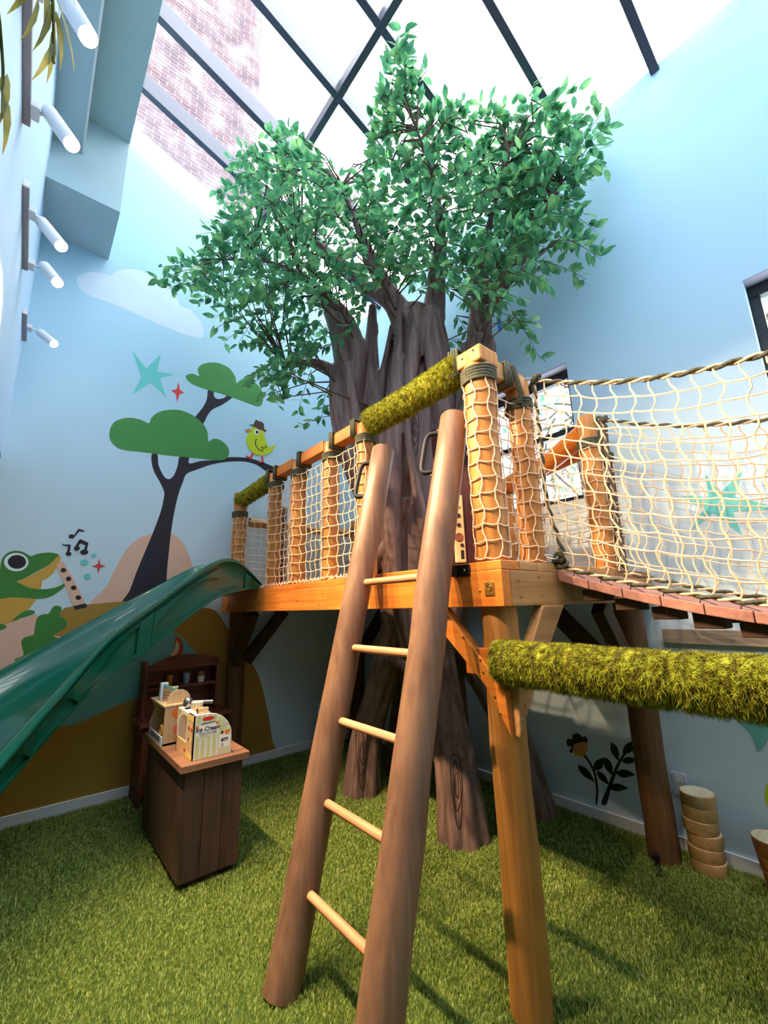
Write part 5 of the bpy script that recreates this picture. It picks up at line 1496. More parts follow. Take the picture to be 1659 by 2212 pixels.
# ================================================================== OUTSIDE THE SIDE WINDOWS
gt = empty('garden_tree', (5.2, 1.6, 0), 'leafy garden tree seen through the small side window', 'tree')
mb = MB()
rg = random.Random(8)
mb.tube([(5.2, 1.6, 0), (5.2, 1.65, 1.6), (5.1, 1.8, 3.2), (5.0, 2.0, 4.6)], [0.12, 0.1, 0.08, 0.05], 10)
for k in range(190):
    a = Vector((5.0 + rg.uniform(-0.3, 0.3), rg.uniform(0.2, 3.4), rg.uniform(2.6, 4.9)))
    pts = [a]
    d = Vector((rg.uniform(-1, 1), rg.uniform(-1, 1), rg.uniform(-0.6, 1))).normalized()
    for q in range(5):
        d = (d + Vector((rg.uniform(-0.5, 0.5), rg.uniform(-0.5, 0.5), rg.uniform(-0.5, 0.5)))).normalized()
        pts.append(pts[-1] + d * 0.14)
    mb.tube(pts, 0.014, 5)
build('branches', mb, 'twig', gt)
mb = MB()
for k in range(1000):
    p = Vector((5.0 + rg.uniform(-0.5, 0.6), rg.uniform(0.0, 3.6), rg.uniform(2.5, 5.2)))
    d = Vector((rg.uniform(-1, 1), rg.uniform(-1, 1), rg.uniform(-1, 0.5))).normalized()
    nrm = Vector((rg.uniform(-1, 1), rg.uniform(-1, 1), rg.uniform(0.1, 1))).normalized()
    if nrm.cross(d).length < 0.1:
        continue
    R_ = leaf_frame(p, d, nrm, 1)
    s = rg.uniform(0.07, 0.12)
    mb.add([p + R_ @ (Vector(v) * s) for v in LV], LF)
props(build('foliage', mb, 'leaf', gt, recalc=False), kind='stuff')
# ================================================================== TRACK LIGHTS
def track(y0, y1, lamps, which, gain=1.0, cone=84, blend=0.45):
    t = empty('track_light', (XL, (y0 + y1) / 2, 3.82), which, 'light', 'track lights on the upper wall')
    build('track', MB().box(XL, XL + 0.03, y0, y1, 3.80, 3.838), 'track_grey', t, bevel=0.003)
    build('end_cap', MB().box(XL, XL + 0.031, y0 - 0.012, y0 + 0.001, 3.799, 3.839), 'white_metal', t, bevel=0.003)
    for (base, tip) in lamps:
        b_, q = Vector(base), Vector(tip)
        d = (q - b_).normalized()
        L = (q - b_).length
        foot = Vector((XL + 0.03, base[1] + 0.005, 3.82))
        ad = build('adapter', MB().box(XL + 0.025, XL + 0.062, base[1] - 0.035, base[1] + 0.045, 3.803, 3.835), 'white_metal', t, bevel=0.003)
        j = b_ + d * L * 0.28
        build('arm', MB().tube([foot + Vector((0.03, 0, 0)), (foot + j) / 2 + Vector((0.01, 0, 0.01)), j], 0.0085, 10), 'white_metal', ad, smooth=60)
        r = 0.034
        x = d.orthogonal().normalized()
        mb = MB().tube([b_ - d * 0.004, b_, b_ + d * 0.012, q - d * 0.002, q], [r * 0.55, r * 0.85, r, r, r * 0.97], 24, caps=False)
        mb.add([b_ - d * 0.004 + (x * math.cos(a) + d.cross(x) * math.sin(a)) * r * 0.55 for a in np.linspace(0, 2 * PI, 16, endpoint=False)], [tuple(range(16))])
        hd = build('lamp_head', mb, 'white_metal', t, smooth=50)
        mb = MB().tube([q - d * 0.006, q + d * 0.006, q + d * 0.016, q + d * 0.022], [r * 0.95, r * 0.95, r * 0.75, r * 0.35], 20)
        build('lens', mb, 'bulb', hd, smooth=60)
        ld = bpy.data.lights.new('spot_beam', 'SPOT')
        ld.energy = SPOT_W * gain
        ld.color = SPOT_COL
        ld.spot_size = math.radians(cone)
        ld.spot_blend = blend
        ld.shadow_soft_size = 0.022
        lo = bpy.data.objects.new('spot_beam', ld)
        COL.objects.link(lo)
        lo.parent = t
        lo.location = (q + d * 0.026) - WLOC[t.name]
        lo.rotation_euler = d.to_track_quat('-Z', 'Y').to_euler()
track(1.0, 2.28, [((-0.18, 1.66, 3.87), (-0.074, 1.595, 3.65)), ((-0.195, 2.19, 3.855), (-0.089, 2.10, 3.65))], 'long wall track with two white spotlights nearest the viewer')
track(2.67, 3.42, [((-0.198, 2.87, 3.79), (-0.086, 2.77, 3.605)), ((-0.175, 3.36, 3.85), (-0.088, 3.236, 3.675))], 'middle wall track with two white spotlights')
track(3.98, 4.42, [((-0.175, 4.20, 3.81), (-0.071, 4.14, 3.71))], 'short wall track with one spotlight next to the cloud mural', 0.25, 84, 1.0)
def aimed(b_, target, L=0.21):
    b_ = Vector(b_)
    return (tuple(b_), tuple(b_ + (Vector(target) - b_).normalized() * L))
track(0.0, 0.8, [aimed((-0.17, 0.62, 3.84), (XR, 0.95, 1.55)), aimed((-0.17, 0.1, 3.84), (XR, 0.15, 1.6))], 'added out-of-view wall track with two spotlights turned to the bridge', 0.33, 46, 0.15)  # unseen track, added to cast the lit, net-shadowed patch on the right wall

# ================================================================== HANGING BAMBOO FOLIAGE, upper left
bam = empty('bamboo_plant', (XL, 1.0, 3.1), 'yellow-green bamboo leaves hanging in the upper left corner', 'plant')
rb_ = random.Random(3)
build('stem', MB().tube(crom([(XL + 0.004, 0.80, 2.95), (-0.19, 0.95, 3.1), (-0.145, 1.0, 3.02), (-0.115, 1.02, 2.88), (-0.10, 1.04, 2.76)], 5, closed=False), 0.004, 6), 'bamboo', bam, smooth=60)
build('stem', MB().tube(crom([(XL + 0.004, 0.80, 2.62), (-0.20, 0.9, 2.70), (-0.17, 0.97, 2.62), (-0.155, 1.0, 2.5)], 5, closed=False), 0.003, 6), 'bamboo', bam, smooth=60)
build('stem', MB().tube(crom([(XL + 0.004, 0.85, 2.2), (-0.22, 0.95, 2.26), (-0.18, 1.0, 2.16)], 5, closed=False), 0.003, 6), 'bamboo', bam, smooth=60)
BV = [(0, 0, 0), (0.12, 0.045, 0.01), (0.4, 0.06, 0.0), (0.75, 0.03, -0.05), (1.0, 0, -0.12), (0.75, -0.03, -0.05), (0.4, -0.06, 0.0), (0.12, -0.045, 0.01)]
BF = [(0, 1, 7), (1, 2, 6, 7), (2, 3, 5, 6), (3, 4, 5)]
bl_me = mesh_only(MB().add(BV, BF), 'bamboo')
def blade(p, d, s):
    d = Vector(d).normalized()
    nrm = (Vector((0.6, -0.6, 0.5)) + Vector((rb_.uniform(-0.5, 0.5), rb_.uniform(-0.5, 0.5), rb_.uniform(-0.5, 0.5)))).normalized()
    inst('blade', bl_me, bam, p, leaf_frame(Vector(p), d, nrm, s).to_euler(), (s, s, s))
for (p, d, s) in (((-0.112, 1.03, 2.90), (0.035, 0.0, -0.14), 0.15), ((-0.118, 1.02, 2.93), (0.06, 0.02, -0.12), 0.16), ((-0.14, 1.0, 2.98), (0.03, 0.0, -0.2), 0.17), ((-0.135, 1.0, 3.03), (0.06, 0, -0.1), 0.15),
                  ((-0.155, 0.99, 3.06), (0.01, 0.02, -0.2), 0.18), ((-0.15, 1.0, 3.0), (-0.01, 0.0, -0.2), 0.17), ((-0.12, 1.02, 2.9), (0.0, 0.0, -0.2), 0.16), ((-0.11, 1.03, 2.84), (0.02, 0.01, -0.2), 0.14),
                  ((-0.16, 0.98, 3.08), (0.06, 0, -0.05), 0.14), ((-0.17, 0.98, 3.08), (0.02, 0, -0.2), 0.2), ((-0.13, 1.0, 3.0), (0.05, 0.05, -0.14), 0.13), ((-0.105, 1.03, 2.8), (-0.02, 0.0, -0.2), 0.13),
                  ((-0.15, 1.0, 2.92), (-0.03, 0.0, -0.2), 0.15), ((-0.14, 1.0, 2.86), (0.0, 0.0, -0.2), 0.14), ((-0.16, 0.99, 2.6), (0.02, 0, -0.2), 0.13), ((-0.155, 1.0, 2.55), (0.03, 0, -0.2), 0.13),
                  ((-0.165, 0.98, 2.58), (0, 0, -0.2), 0.12), ((-0.18, 1.0, 2.18), (0.02, 0, -0.2), 0.1), ((-0.185, 1.0, 2.2), (0.03, 0, -0.2), 0.09)):
    blade(p, d, s)

# ================================================================== TOY COUNTER CABINET
cab = empty('play_counter', (0.99, 3.28, 0), 'dark walnut play counter with overhanging top standing on the turf', 'cabinet')
cx0, cx1, cy0, cy1 = 0.825, 1.165, 2.815, 3.73
build('carcass', MB().box(cx0 + 0.012, cx1 - 0.012, cy0 + 0.012, cy1 - 0.012, 0.06, 0.605), 'cabinet', cab)
build('plinth', MB().box(cx0 + 0.03, cx1 - 0.03, cy0 + 0.03, cy1 - 0.03, 0.0, 0.06), 'cabinet', cab)
n_ = 3
for i in range(n_):
    a = cx0 + (cx1 - cx0) * i / n_
    b_ = cx0 + (cx1 - cx0) * (i + 1) / n_
    build('plank', MB().box(a + 0.0015, b_ - 0.0015, cy0, cy0 + 0.012, 0.045, 0.605), 'cabinet', cab, bevel=0.003)
for i in range(7):
    a = cy0 + 0.012 + (cy1 - cy0 - 0.012) * i / 7
    b_ = cy0 + 0.012 + (cy1 - cy0 - 0.012) * (i + 1) / 7
    build('plank', MB().box(cx0, cx0 + 0.012, a + 0.0015, b_ - 0.0015, 0.045, 0.605), 'cabinet', cab, bevel=0.003)
build('counter_top', MB().box(cx0 - 0.03, cx1 + 0.03, cy0 - 0.035, cy1 + 0.02, 0.606, 0.648), 'cabtop', cab, bevel=0.005)
ZC = 0.649

# ------------------------------------------------------------------ ice cream counter toy
ice = empty('ice_cream_counter_toy', (0.98, 2.98, ZC), 'striped wooden ice cream counter toy on the dark play counter', 'toy')
M['stripe'] = paint('toy_white_print', (240, 236, 226), 0.55, 0.01)
M['sgreen'] = paint('toy_green_stripe', (196, 206, 120), 0.55, 0.01)
M['sbrown'] = paint('toy_fine_stripe', (170, 140, 128), 0.55, 0.01)
M['spurple'] = paint('toy_lettering', (58, 30, 84), 0.5, 0.01)
M['sgrey'] = paint('toy_grey_lettering', (120, 116, 124), 0.5, 0.01)
M['sred'] = paint('toy_red_oval', (214, 48, 44), 0.5, 0.01)
M['sorange'] = paint('toy_orange', (232, 128, 52), 0.5, 0.02)
M['smint'] = paint('toy_mint', (196, 222, 180), 0.5, 0.02)
M['schoc'] = paint('toy_chocolate', (96, 60, 48), 0.5, 0.02)
M['spink'] = paint('toy_pink', (238, 120, 108), 0.5, 0.02)
M['cardboard'] = paint('toy_kraft', (226, 190, 140), 0.6, 0.02)
M['syellow'] = paint('toy_yellow', (242, 206, 112), 0.55, 0.02)
ix0, ix1, iy0, iy1 = 0.862, 1.095, 2.835, 3.17
ztop_ = ZC + 0.245
def arc_profile(x0, x1, z0, z1, r, n=8):
    pts = [(x0, z0), (x1, z0), (x1, z1 - r)]
    for k in range(1, n + 1):
        a = PI / 2 * k / n
        pts.append((x1 - r + r * math.cos(a), z1 - r + r * math.sin(a)))
    pts.append((x0, z1))
    return pts
prof_ = arc_profile(ix0, ix1, ZC, ztop_, 0.15)
build('front_panel', MB().prism(prof_, lambda u, v, t: (u, t, v), iy0, iy0 + 0.012), 'stripe', ice, bevel=0.001)
build('back_panel', MB().prism(prof_, lambda u, v, t: (u, t, v), iy1 - 0.012, iy1), 'stripe', ice)
build('shelf_board', MB().box(ix0 + 0.004, ix1 - 0.01, iy0 + 0.012, iy1 - 0.012, ZC, ZC + 0.012), 'lightwood', ice)
build('top_board', MB().box(ix0, ix1 - 0.14, iy0 + 0.012, iy1 - 0.012, ztop_ - 0.012, ztop_), 'stripe', ice)
build('side_panel', MB().box(ix0, ix0 + 0.01, iy0 + 0.0, iy0 + 0.11, ZC, ztop_), 'cardboard', ice)
build('lower_side', MB().box(ix0, ix0 + 0.01, iy0 + 0.11, iy1, ZC, ZC + 0.075), 'cardboard', ice)
build('back_liner', MB().box(ix1 - 0.03, ix1 - 0.02, iy0 + 0.012, iy1 - 0.012, ZC + 0.012, ztop_ - 0.14), 'stripe', ice)
def arch_side(u, v, t):
    return (ix0 - 0.001 + t, u, v)
ar = [(iy0 + 0.11, ZC + 0.075), (iy0 + 0.11, ztop_ - 0.002)] + [(iy0 + 0.20 + 0.13 * math.sin(a), ztop_ - 0.13 + 0.128 * math.cos(a)) for a in np.linspace(0, PI / 2, 7)] + [(iy1 - 0.004, ZC + 0.075), (iy1 - 0.022, ZC + 0.075)] + [(iy0 + 0.20 + 0.108 * math.sin(a), ztop_ - 0.13 + 0.108 * math.cos(a)) for a in np.linspace(PI / 2, 0, 7)] + [(iy0 + 0.125, ztop_ - 0.024), (iy0 + 0.125, ZC + 0.075)]
build('arch_trim', MB().prism(ar, arch_side, 0.0, 0.012), 'stripe', ice)
mb = MB()
mb.cur = 0
x = ix0 + 0.022
stripes = MB()
fine = MB()
k = 0
while x < ix1 - 0.01:
    ztp = ztop_ - 0.004
    if x > ix1 - 0.15:
        ztp = ztop_ - 0.15 + math.sqrt(max(0, 0.15 ** 2 - (x + 0.008 - (ix1 - 0.15)) ** 2)) - 0.004
    wz = 0.013 if x < ix1 - 0.09 else 0.008
    stripes.box(x, x + wz, iy0 - 0.0006, iy0 + 0.001, ZC + 0.004, ztp)
    fine.box(x - 0.006, x - 0.004, iy0 - 0.0006, iy0 + 0.001, ZC + 0.004, ztp)
    fine.box(x + wz + 0.004, x + wz + 0.006, iy0 - 0.0006, iy0 + 0.001, ZC + 0.004, min(ztp, ztop_))
    x += 0.033 if x < ix1 - 0.09 else 0.021
build('green_stripes', stripes, 'sgreen', ice)
build('thin_stripes', fine, 'sbrown', ice)
def flat_text(txt, size, x, y, z_, mat, parent, shear=0.0, name='lettering', rotz=0.0, bold=0.0):
    cu = bpy.data.curves.new('txt', 'FONT')
    cu.body = txt
    cu.size = size
    cu.shear = shear
    cu.extrude = 0.0006
    cu.offset = bold
    cu.align_x = 'CENTER'
    to = bpy.data.objects.new('txt', cu)
    COL.objects.link(to)
    dg_ = bpy.context.evaluated_depsgraph_get()
    me = bpy.data.meshes.new_from_object(to.evaluated_get(dg_), depsgraph=dg_)
    bpy.data.objects.remove(to)
    me.materials.clear()
    me.materials.append(M[mat])
    o = bpy.data.objects.new(name, me)
    link(o, parent, (x, y, z_))
    o.rotation_euler = (PI / 2, 0, rotz)
    return o
def oval(cx_, cz_, rx, rz, y, mat, nm, parent, t=0.0012):
    p = [(cx_ + rx * math.cos(a), cz_ + rz * math.sin(a)) for a in np.linspace(0, 2 * PI, 18, endpoint=False)]
    return build(nm, MB().prism(p, lambda u, v, q: (u, q, v), y - t, y), mat, parent)
oval(ix0 + 0.085, ZC + 0.218, 0.036, 0.011, iy0 - 0.0006, 'sred', 'logo_oval', ice)
pb = build('logo_ground', MB().prism([(ix0 + 0.02, ZC + 0.125), (ix0 + 0.15, ZC + 0.12), (ix0 + 0.152, ZC + 0.175), (ix0 + 0.09, ZC + 0.20), (ix0 + 0.02, ZC + 0.178)], lambda u, v, q: (u, q, v), iy0 - 0.001, iy0), 'stripe', ice)
build('name_band', MB().prism([(ix0 + 0.045, ZC + 0.186), (ix0 + 0.125, ZC + 0.19), (ix0 + 0.125, ZC + 0.199), (ix0 + 0.045, ZC + 0.195)], lambda u, v, q: (u, q, v), iy0 - 0.0014, iy0), 'sgrey', ice)
flat_text('Ice Cream', 0.034, ix0 + 0.084, iy0 - 0.0024, ZC + 0.152, 'spurple', ice, 0.3, bold=0.0004)
flat_text('COUNTER', 0.022, ix0 + 0.088, iy0 - 0.0024, ZC + 0.13, 'sgrey', ice)
build('logo_ground', MB().box(ix1 - 0.075, ix1 - 0.01, iy0 - 0.001, iy0, ZC + 0.04, ZC + 0.115), 'stripe', ice)
flat_text('am', 0.036, ix1 - 0.046, iy0 - 0.0024, ZC + 0.075, 'spurple', ice, 0.3, bold=0.0006)
flat_text('.R', 0.026, ix1 - 0.058, iy0 - 0.0024, ZC + 0.045, 'sgrey', ice)
def scoop_pic(x, z_, mt, s=1.0):
    oval(x, z_ + 0.011 * s, 0.013 * s, 0.012 * s, iy0 - 0.0012, mt, 'scoop_print', ice)
    build('cup_print', MB().prism([(x - 0.008 * s, z_ - 0.012 * s), (x + 0.008 * s, z_ - 0.012 * s), (x + 0.013 * s, z_ + 0.008 * s), (x - 0.013 * s, z_ + 0.008 * s)], lambda u, v, q: (u, q, v), iy0 - 0.0026, iy0), 'sorange', ice)
scoop_pic(ix0 + 0.14, ZC + 0.188, 'smint', 0.8)
scoop_pic(ix0 + 0.022, ZC + 0.178, 'smint', 0.8)
scoop_pic(ix1 - 0.03, ZC + 0.125, 'smint', 1.2)
oval(ix1 - 0.06, ZC + 0.125, 0.009, 0.009, iy0 - 0.0012, 'schoc', 'scoop_print', ice)
def side_mark(y, z_, mt, s=0.011):
    p = [(y - s * 0.8, z_ - s), (y + s * 0.8, z_ - s)] + [(y + s * 0.9 * math.cos(a), z_ + s * math.sin(a)) for a in np.linspace(0, PI, 7)]
    build('flavour_print', MB().prism(p, lambda u, v, q: (ix0 - q, u, v), 0.0, 0.0012), mt, ice)
for i, mt in enumerate(('schoc', 'spink', 'sred')):
    side_mark(iy0 + 0.085 - i * 0.03, ZC + 0.165, mt)
for i, mt in enumerate(('schoc', 'syellow')):
    side_mark(iy0 + 0.08 - i * 0.035, ZC + 0.105, mt, 0.009)
build('edge_band', MB().box(ix0 - 0.001, ix0, iy0, iy0 + 0.11, ztop_ - 0.035, ztop_ - 0.002), 'syellow', ice)
build('edge_band', MB().box(ix0 - 0.001, ix0, iy0, iy0 + 0.11, ZC + 0.002, ZC + 0.03), 'syellow', ice)
p = [(iy0 + 0.14 + 0.018 * math.cos(a), ZC + 0.03 + 0.009 * math.sin(a)) for a in np.linspace(0, 2 * PI, 14, endpoint=False)]
build('logo_oval', MB().prism(p, lambda u, v, q: (ix0 - q, u, v), 0, 0.0012), 'sred', ice)

def thing_mesh(name, mb, mat, label, cat, group=None, **kw):
    return props(build(name, mb, mat, None, **kw), label, cat, group)
mb = MB()
mb.cur = 0
mb.ellipsoid((ix0 + 0.06, iy0 + 0.2, ZC + 0.033), (0.022, 0.022, 0.022))
thing_mesh('toy_scoop_ball', mb, 'cardboard', 'tan wooden scoop ball inside the ice cream counter toy', 'toy', smooth=60)
# paper tub, two pieces and the scoop on top of the toy
tub = empty('paper_tub', (ix0 + 0.05, iy0 + 0.12, ztop_), 'yellow and white striped paper tub on the ice cream toy', 'tub')
tc_ = (ix0 + 0.055, iy0 + 0.13, ztop_ + 0.001)
build('cup', MB().lathe([(0.026, 0), (0.036, 0.05), (0.036, 0.053), (0.033, 0.053), (0.024, 0.006)], 24, tc_), 'stripe', tub, smooth=40)
sm_ = MB()
for k in range(10):
    a0 = 2 * PI * k / 10
    a1 = a0 + 0.3
    sm_.add([(tc_[0] + r_ * math.cos(a), tc_[1] + r_ * math.sin(a), tc_[2] + z_) for (r_, z_) in ((0.0265, 0.001), (0.0358, 0.046)) for a in (a0, a1)], [(0, 1, 3, 2)])
build('stripes', sm_, 'syellow', tub, recalc=False)
thing_mesh('toy_topping', MB().lathe([(0.013, 0), (0.017, 0.022), (0.016, 0.026), (0.004, 0.027)], 16, (ix0 + 0.042, iy0 + 0.05, ztop_ + 0.001)), 'schoc', 'brown wooden cone piece on the ice cream toy beside the tub', 'toy', smooth=50)
thing_mesh('toy_biscuit', MB().prism([(0, 0), (0.05, 0), (0.056, 0.03), (0.045, 0.034), (0.01, 0.034), (-0.004, 0.03)], lambda u, v, t: (ix0 + 0.035 + u, iy0 + 0.018 + t, ztop_ + 0.001 + v), 0, 0.014), 'cardboard', 'peach wooden wafer piece standing at the front edge of the ice cream toy', 'toy', bevel=0.003)
sp = empty('ice_cream_scoop', (ix0 + 0.03, iy0 + 0.25, ztop_), 'silver toy ice cream scoop lying behind the paper tub', 'scoop')
build('bowl', MB().ellipsoid((ix0 + 0.03, iy0 + 0.24, ztop_ + 0.036), (0.03, 0.03, 0.035)), 'steel', sp, smooth=60)
build('handle', MB().tube([(ix0 + 0.05, iy0 + 0.23, ztop_ + 0.04), (ix0 + 0.17, iy0 + 0.19, ztop_ + 0.03)], [0.009, 0.012], 10), 'steel', sp, smooth=60)

# ------------------------------------------------------------------ second toy: open wooden food stand
st = empty('food_stand_toy', (0.85, 3.42, ZC), 'open pale wooden food stand toy left of the ice cream toy', 'toy')
sx0, sx1, sy0, sy1 = 0.803, 0.99, 3.27, 3.67
zt2 = ZC + 0.245
def wavy(u0, u1):
    return [(u0, ZC), (u1, ZC), (u1, ZC + 0.10), (u1 - 0.02, ZC + 0.15), (u1, ZC + 0.22), (u1, zt2), (u0, zt2)]
build('base', MB().box(sx0, sx1, sy0, sy1, ZC, ZC + 0.012), 'lightwood', st)
build('roof_board', MB().box(sx0 - 0.004, sx1, sy0 - 0.004, sy1 + 0.004, zt2 - 0.012, zt2), 'lightwood', st, bevel=0.002)
build('near_panel', MB().box(sx0 + 0.004, sx1, sy0, sy0 + 0.01, ZC, zt2 - 0.012), 'lightwood', st)
build('far_panel', MB().prism([(sx0, ZC), (sx1, ZC), (sx1, zt2 - 0.012), (sx0 + 0.006, zt2 - 0.012), (sx0 + 0.03, ZC + 0.17), (sx0 + 0.005, ZC + 0.09)], lambda u, v, t: (u, sy1 - t, v), 0, 0.01), 'lightwood', st)
build('inner_post', MB().prism([(sy0 + 0.15, ZC), (sy0 + 0.21, ZC), (sy0 + 0.19, ZC + 0.12), (sy0 + 0.21, zt2 - 0.012), (sy0 + 0.17, zt2 - 0.012), (sy0 + 0.16, ZC + 0.12)], lambda u, v, t: (sx0 + 0.07 + t, u, v), 0, 0.01), 'cardboard', st)
build('green_leaf_print', MB().prism(crom([(sy0 + 0.05, ZC + 0.05), (sy0 + 0.10, ZC + 0.04), (sy0 + 0.12, ZC + 0.10), (sy0 + 0.10, ZC + 0.15), (sy0 + 0.05, ZC + 0.12)], 4), lambda u, v, t: (sx0 + 0.10 - t, u, v), 0, 0.01), 'p_leafgreen', st)
build('back_card', MB().box(sx0 + 0.102, sx0 + 0.108, sy0 + 0.012, sy1 - 0.012, ZC + 0.012, zt2 - 0.014), 'cardboard', st)
build('front_lip', MB().box(sx0 - 0.004, sx0 + 0.002, sy0, sy1 - 0.06, ZC, ZC + 0.055), 'p_cloud', st)
build('lip_print', MB().box(sx0 - 0.0055, sx0 - 0.004, sy0 + 0.05, sy1 - 0.10, ZC + 0.018, ZC + 0.048), 'sgrey', st)
for (u, v, r_, mt) in ((0.09, 0.19, 0.045, 'sorange'), (0.12, 0.14, 0.04, 'syellow'), (0.10, 0.09, 0.038, 'spink'), (0.13, 0.05, 0.03, 'syellow')):
    oval(sx0 + u, ZC + v, r_, r_ * 0.8, sy0 - 0.0004, mt, 'fruit_print', st)
build('round_back', MB().prism([(sx0 + 0.02, zt2)] + [(sx0 + 0.10 + 0.075 * math.cos(a), zt2 + 0.01 + 0.075 * math.sin(a)) for a in np.linspace(PI, 0, 12)] + [(sx0 + 0.175, zt2)], lambda u, v, t: (u, sy0 + 0.05 + t, v), 0, 0.01), 'lightwood', st, bevel=0.002)
thing_mesh('toy_ring', MB().tube([(sx0 + 0.04, sy0 + 0.2 + 0.03 * math.cos(a), ZC + 0.052 + 0.03 * math.sin(a)) for a in np.linspace(0, 2 * PI, 18, endpoint=False)], 0.009, 8, closed=True), 'syellow', 'yellow toy ring standing inside the food stand', 'toy', smooth=60)
mc = empty('menu_card', (sx0 + 0.03, sy0 + 0.15, zt2), 'printed menu card standing on the food stand toy', 'card')
cardp = [(sy0 + 0.07, zt2 + 0.001), (sy0 + 0.20, zt2 + 0.001), (sy0 + 0.20, zt2 + 0.112), (sy0 + 0.07, zt2 + 0.095)]
cf = lambda u, v, t: (sx0 + 0.03 + t + (sy0 + 0.2 - u) * 0.35, u, v)
build('card', MB().prism(cardp, cf, 0, 0.003), 'cardboard', mc)
build('header', MB().prism([(sy0 + 0.072, zt2 + 0.078), (sy0 + 0.198, zt2 + 0.092), (sy0 + 0.198, zt2 + 0.109), (sy0 + 0.072, zt2 + 0.093)], cf, -0.001, 0.0), 'p_teal', mc)
mb = MB()
for k in range(4):
    u = sy0 + 0.09 + k * 0.03
    for q in range(3):
        mb.prism([(u, zt2 + 0.014 + q * 0.02), (u + 0.018, zt2 + 0.014 + q * 0.02), (u + 0.018, zt2 + 0.028 + q * 0.02), (u, zt2 + 0.028 + q * 0.02)], cf, -0.001, 0.0)
build('menu_print', mb, 'sbrown', mc)
thing_mesh('toy_blue_carton', MB().prism([(0, 0), (0.055, 0), (0.045, 0.105), (0.04, 0.115), (0.012, 0.115), (0.008, 0.105)], lambda u, v, t: (sx0 + 0.02 + t, sy0 + 0.22 + u, zt2 + 0.001 + v), 0, 0.05), 'p_cloud', 'pale blue toy carton standing behind the menu card', 'toy', bevel=0.004)
thing_mesh('toy_green_bottle', MB().lathe([(0.017, 0), (0.018, 0.07), (0.016, 0.075), (0.02, 0.078), (0.02, 0.09), (0.004, 0.091)], 16, (sx0 + 0.10, sy0 + 0.165, zt2 + 0.001)), ['smint'], 'small green toy bottle with white cap on the food stand', 'toy', smooth=40)

# ================================================================== HUTCH
hu = empty('play_hutch', (1.18, 4.3, 0), 'reddish-brown play hutch with arched top against the mural wall', 'cabinet')
hx0, hx1, hb = 0.865, 1.50, 4.44
for x in (hx0, hx1 - 0.03):
    build('side_panel', MB().prism([(hb, 0.0), (4.12, 0.0), (4.12, 0.61), (4.27, 0.66), (4.26, 1.0), (4.30, 1.085), (hb, 1.085)], lambda u, v, t: (x + t, u, v), 0, 0.03), 'hutch', hu, bevel=0.004)
build('back_panel', MB().box(hx0 + 0.03, hx1 - 0.03, hb - 0.014, hb - 0.002, 0.05, 1.03), 'hutch', hu)
build('top_shelf', MB().box(hx0 + 0.03, hx1 - 0.03, 4.275, hb - 0.014, 1.0, 1.022), 'hutch', hu, bevel=0.003)
build('front_rail', MB().box(hx0 + 0.028, hx1 - 0.005, 4.255, 4.277, 1.01, 1.042), 'hutch', hu, bevel=0.003)
arc = [(hx0 + 0.03, 1.042)] + [(hx0 + 0.03 + (hx1 - hx0 - 0.05) * t, 1.042 + 0.088 * math.sin(PI * t) ** 0.8) for t in np.linspace(0, 1, 17)] + [(hx1 - 0.02, 1.042)]
build('arched_crest', MB().prism(arc[1:-1], lambda u, v, t: (u, t, v), 4.258, 4.276), 'hutch', hu, bevel=0.003)
build('cup_shelf', MB().box(hx0 + 0.03, hx1 - 0.03, 4.265, hb - 0.014, 0.846, 0.866), 'hutch', hu, bevel=0.003)
build('worktop', MB().box(hx0 - 0.035, hx1 + 0.06, 4.07, hb - 0.014, 0.60, 0.63), 'hutch', hu, bevel=0.004)
build('base_shelf', MB().box(hx0 + 0.03, hx1 - 0.03, 4.14, hb - 0.014, 0.08, 0.10), 'hutch', hu)
for i in range(2):
    xa_ = hx0 + 0.032 + i * (hx1 - hx0 - 0.06) / 2
    d = build('door', MB().box(xa_, xa_ + (hx1 - hx0 - 0.07) / 2, 4.125, 4.14, 0.10, 0.59), 'hutch', hu, bevel=0.003)
    build('knob', MB().ellipsoid((xa_ + (0.25 if i == 0 else 0.03), 4.118, 0.4), (0.012, 0.012, 0.012)), 'brass', d, smooth=60)
M['amber'] = paint('amber_tumbler', (198, 136, 46), 0.35, 0.03)
M['bluegrey'] = paint('blue_grey_cup', (146, 166, 184), 0.4, 0.02)
thing_mesh('tumbler', MB().lathe([(0.024, 0), (0.028, 0.085), (0.026, 0.085), (0.022, 0.006)], 18, (1.085, 4.33, 0.867)), 'amber', 'amber tumbler on the hutch shelf, leftmost of three', 'cup', 'cups on the hutch shelf', smooth=40)
thing_mesh('tumbler', MB().lathe([(0.026, 0), (0.033, 0.088), (0.031, 0.088), (0.024, 0.006)], 18, (1.225, 4.33, 0.867)), 'bluegrey', 'blue-grey cup in the middle of the hutch shelf', 'cup', 'cups on the hutch shelf', smooth=40)
wc = empty('stacked_cup', (1.355, 4.33, 0.867), 'cream cup with a brown cup on top on the hutch shelf', 'cup', 'cups on the hutch shelf')
build('lower_cup', MB().lathe([(0.026, 0), (0.033, 0.05), (0.031, 0.05), (0.024, 0.006)], 18, (1.355, 4.33, 0.867)), 'stripe', wc, smooth=40)
build('upper_cup', MB().lathe([(0.026, 0), (0.031, 0.04), (0.029, 0.04), (0.024, 0.006)], 18, (1.355, 4.33, 0.916)), 'terracotta', wc, smooth=40)

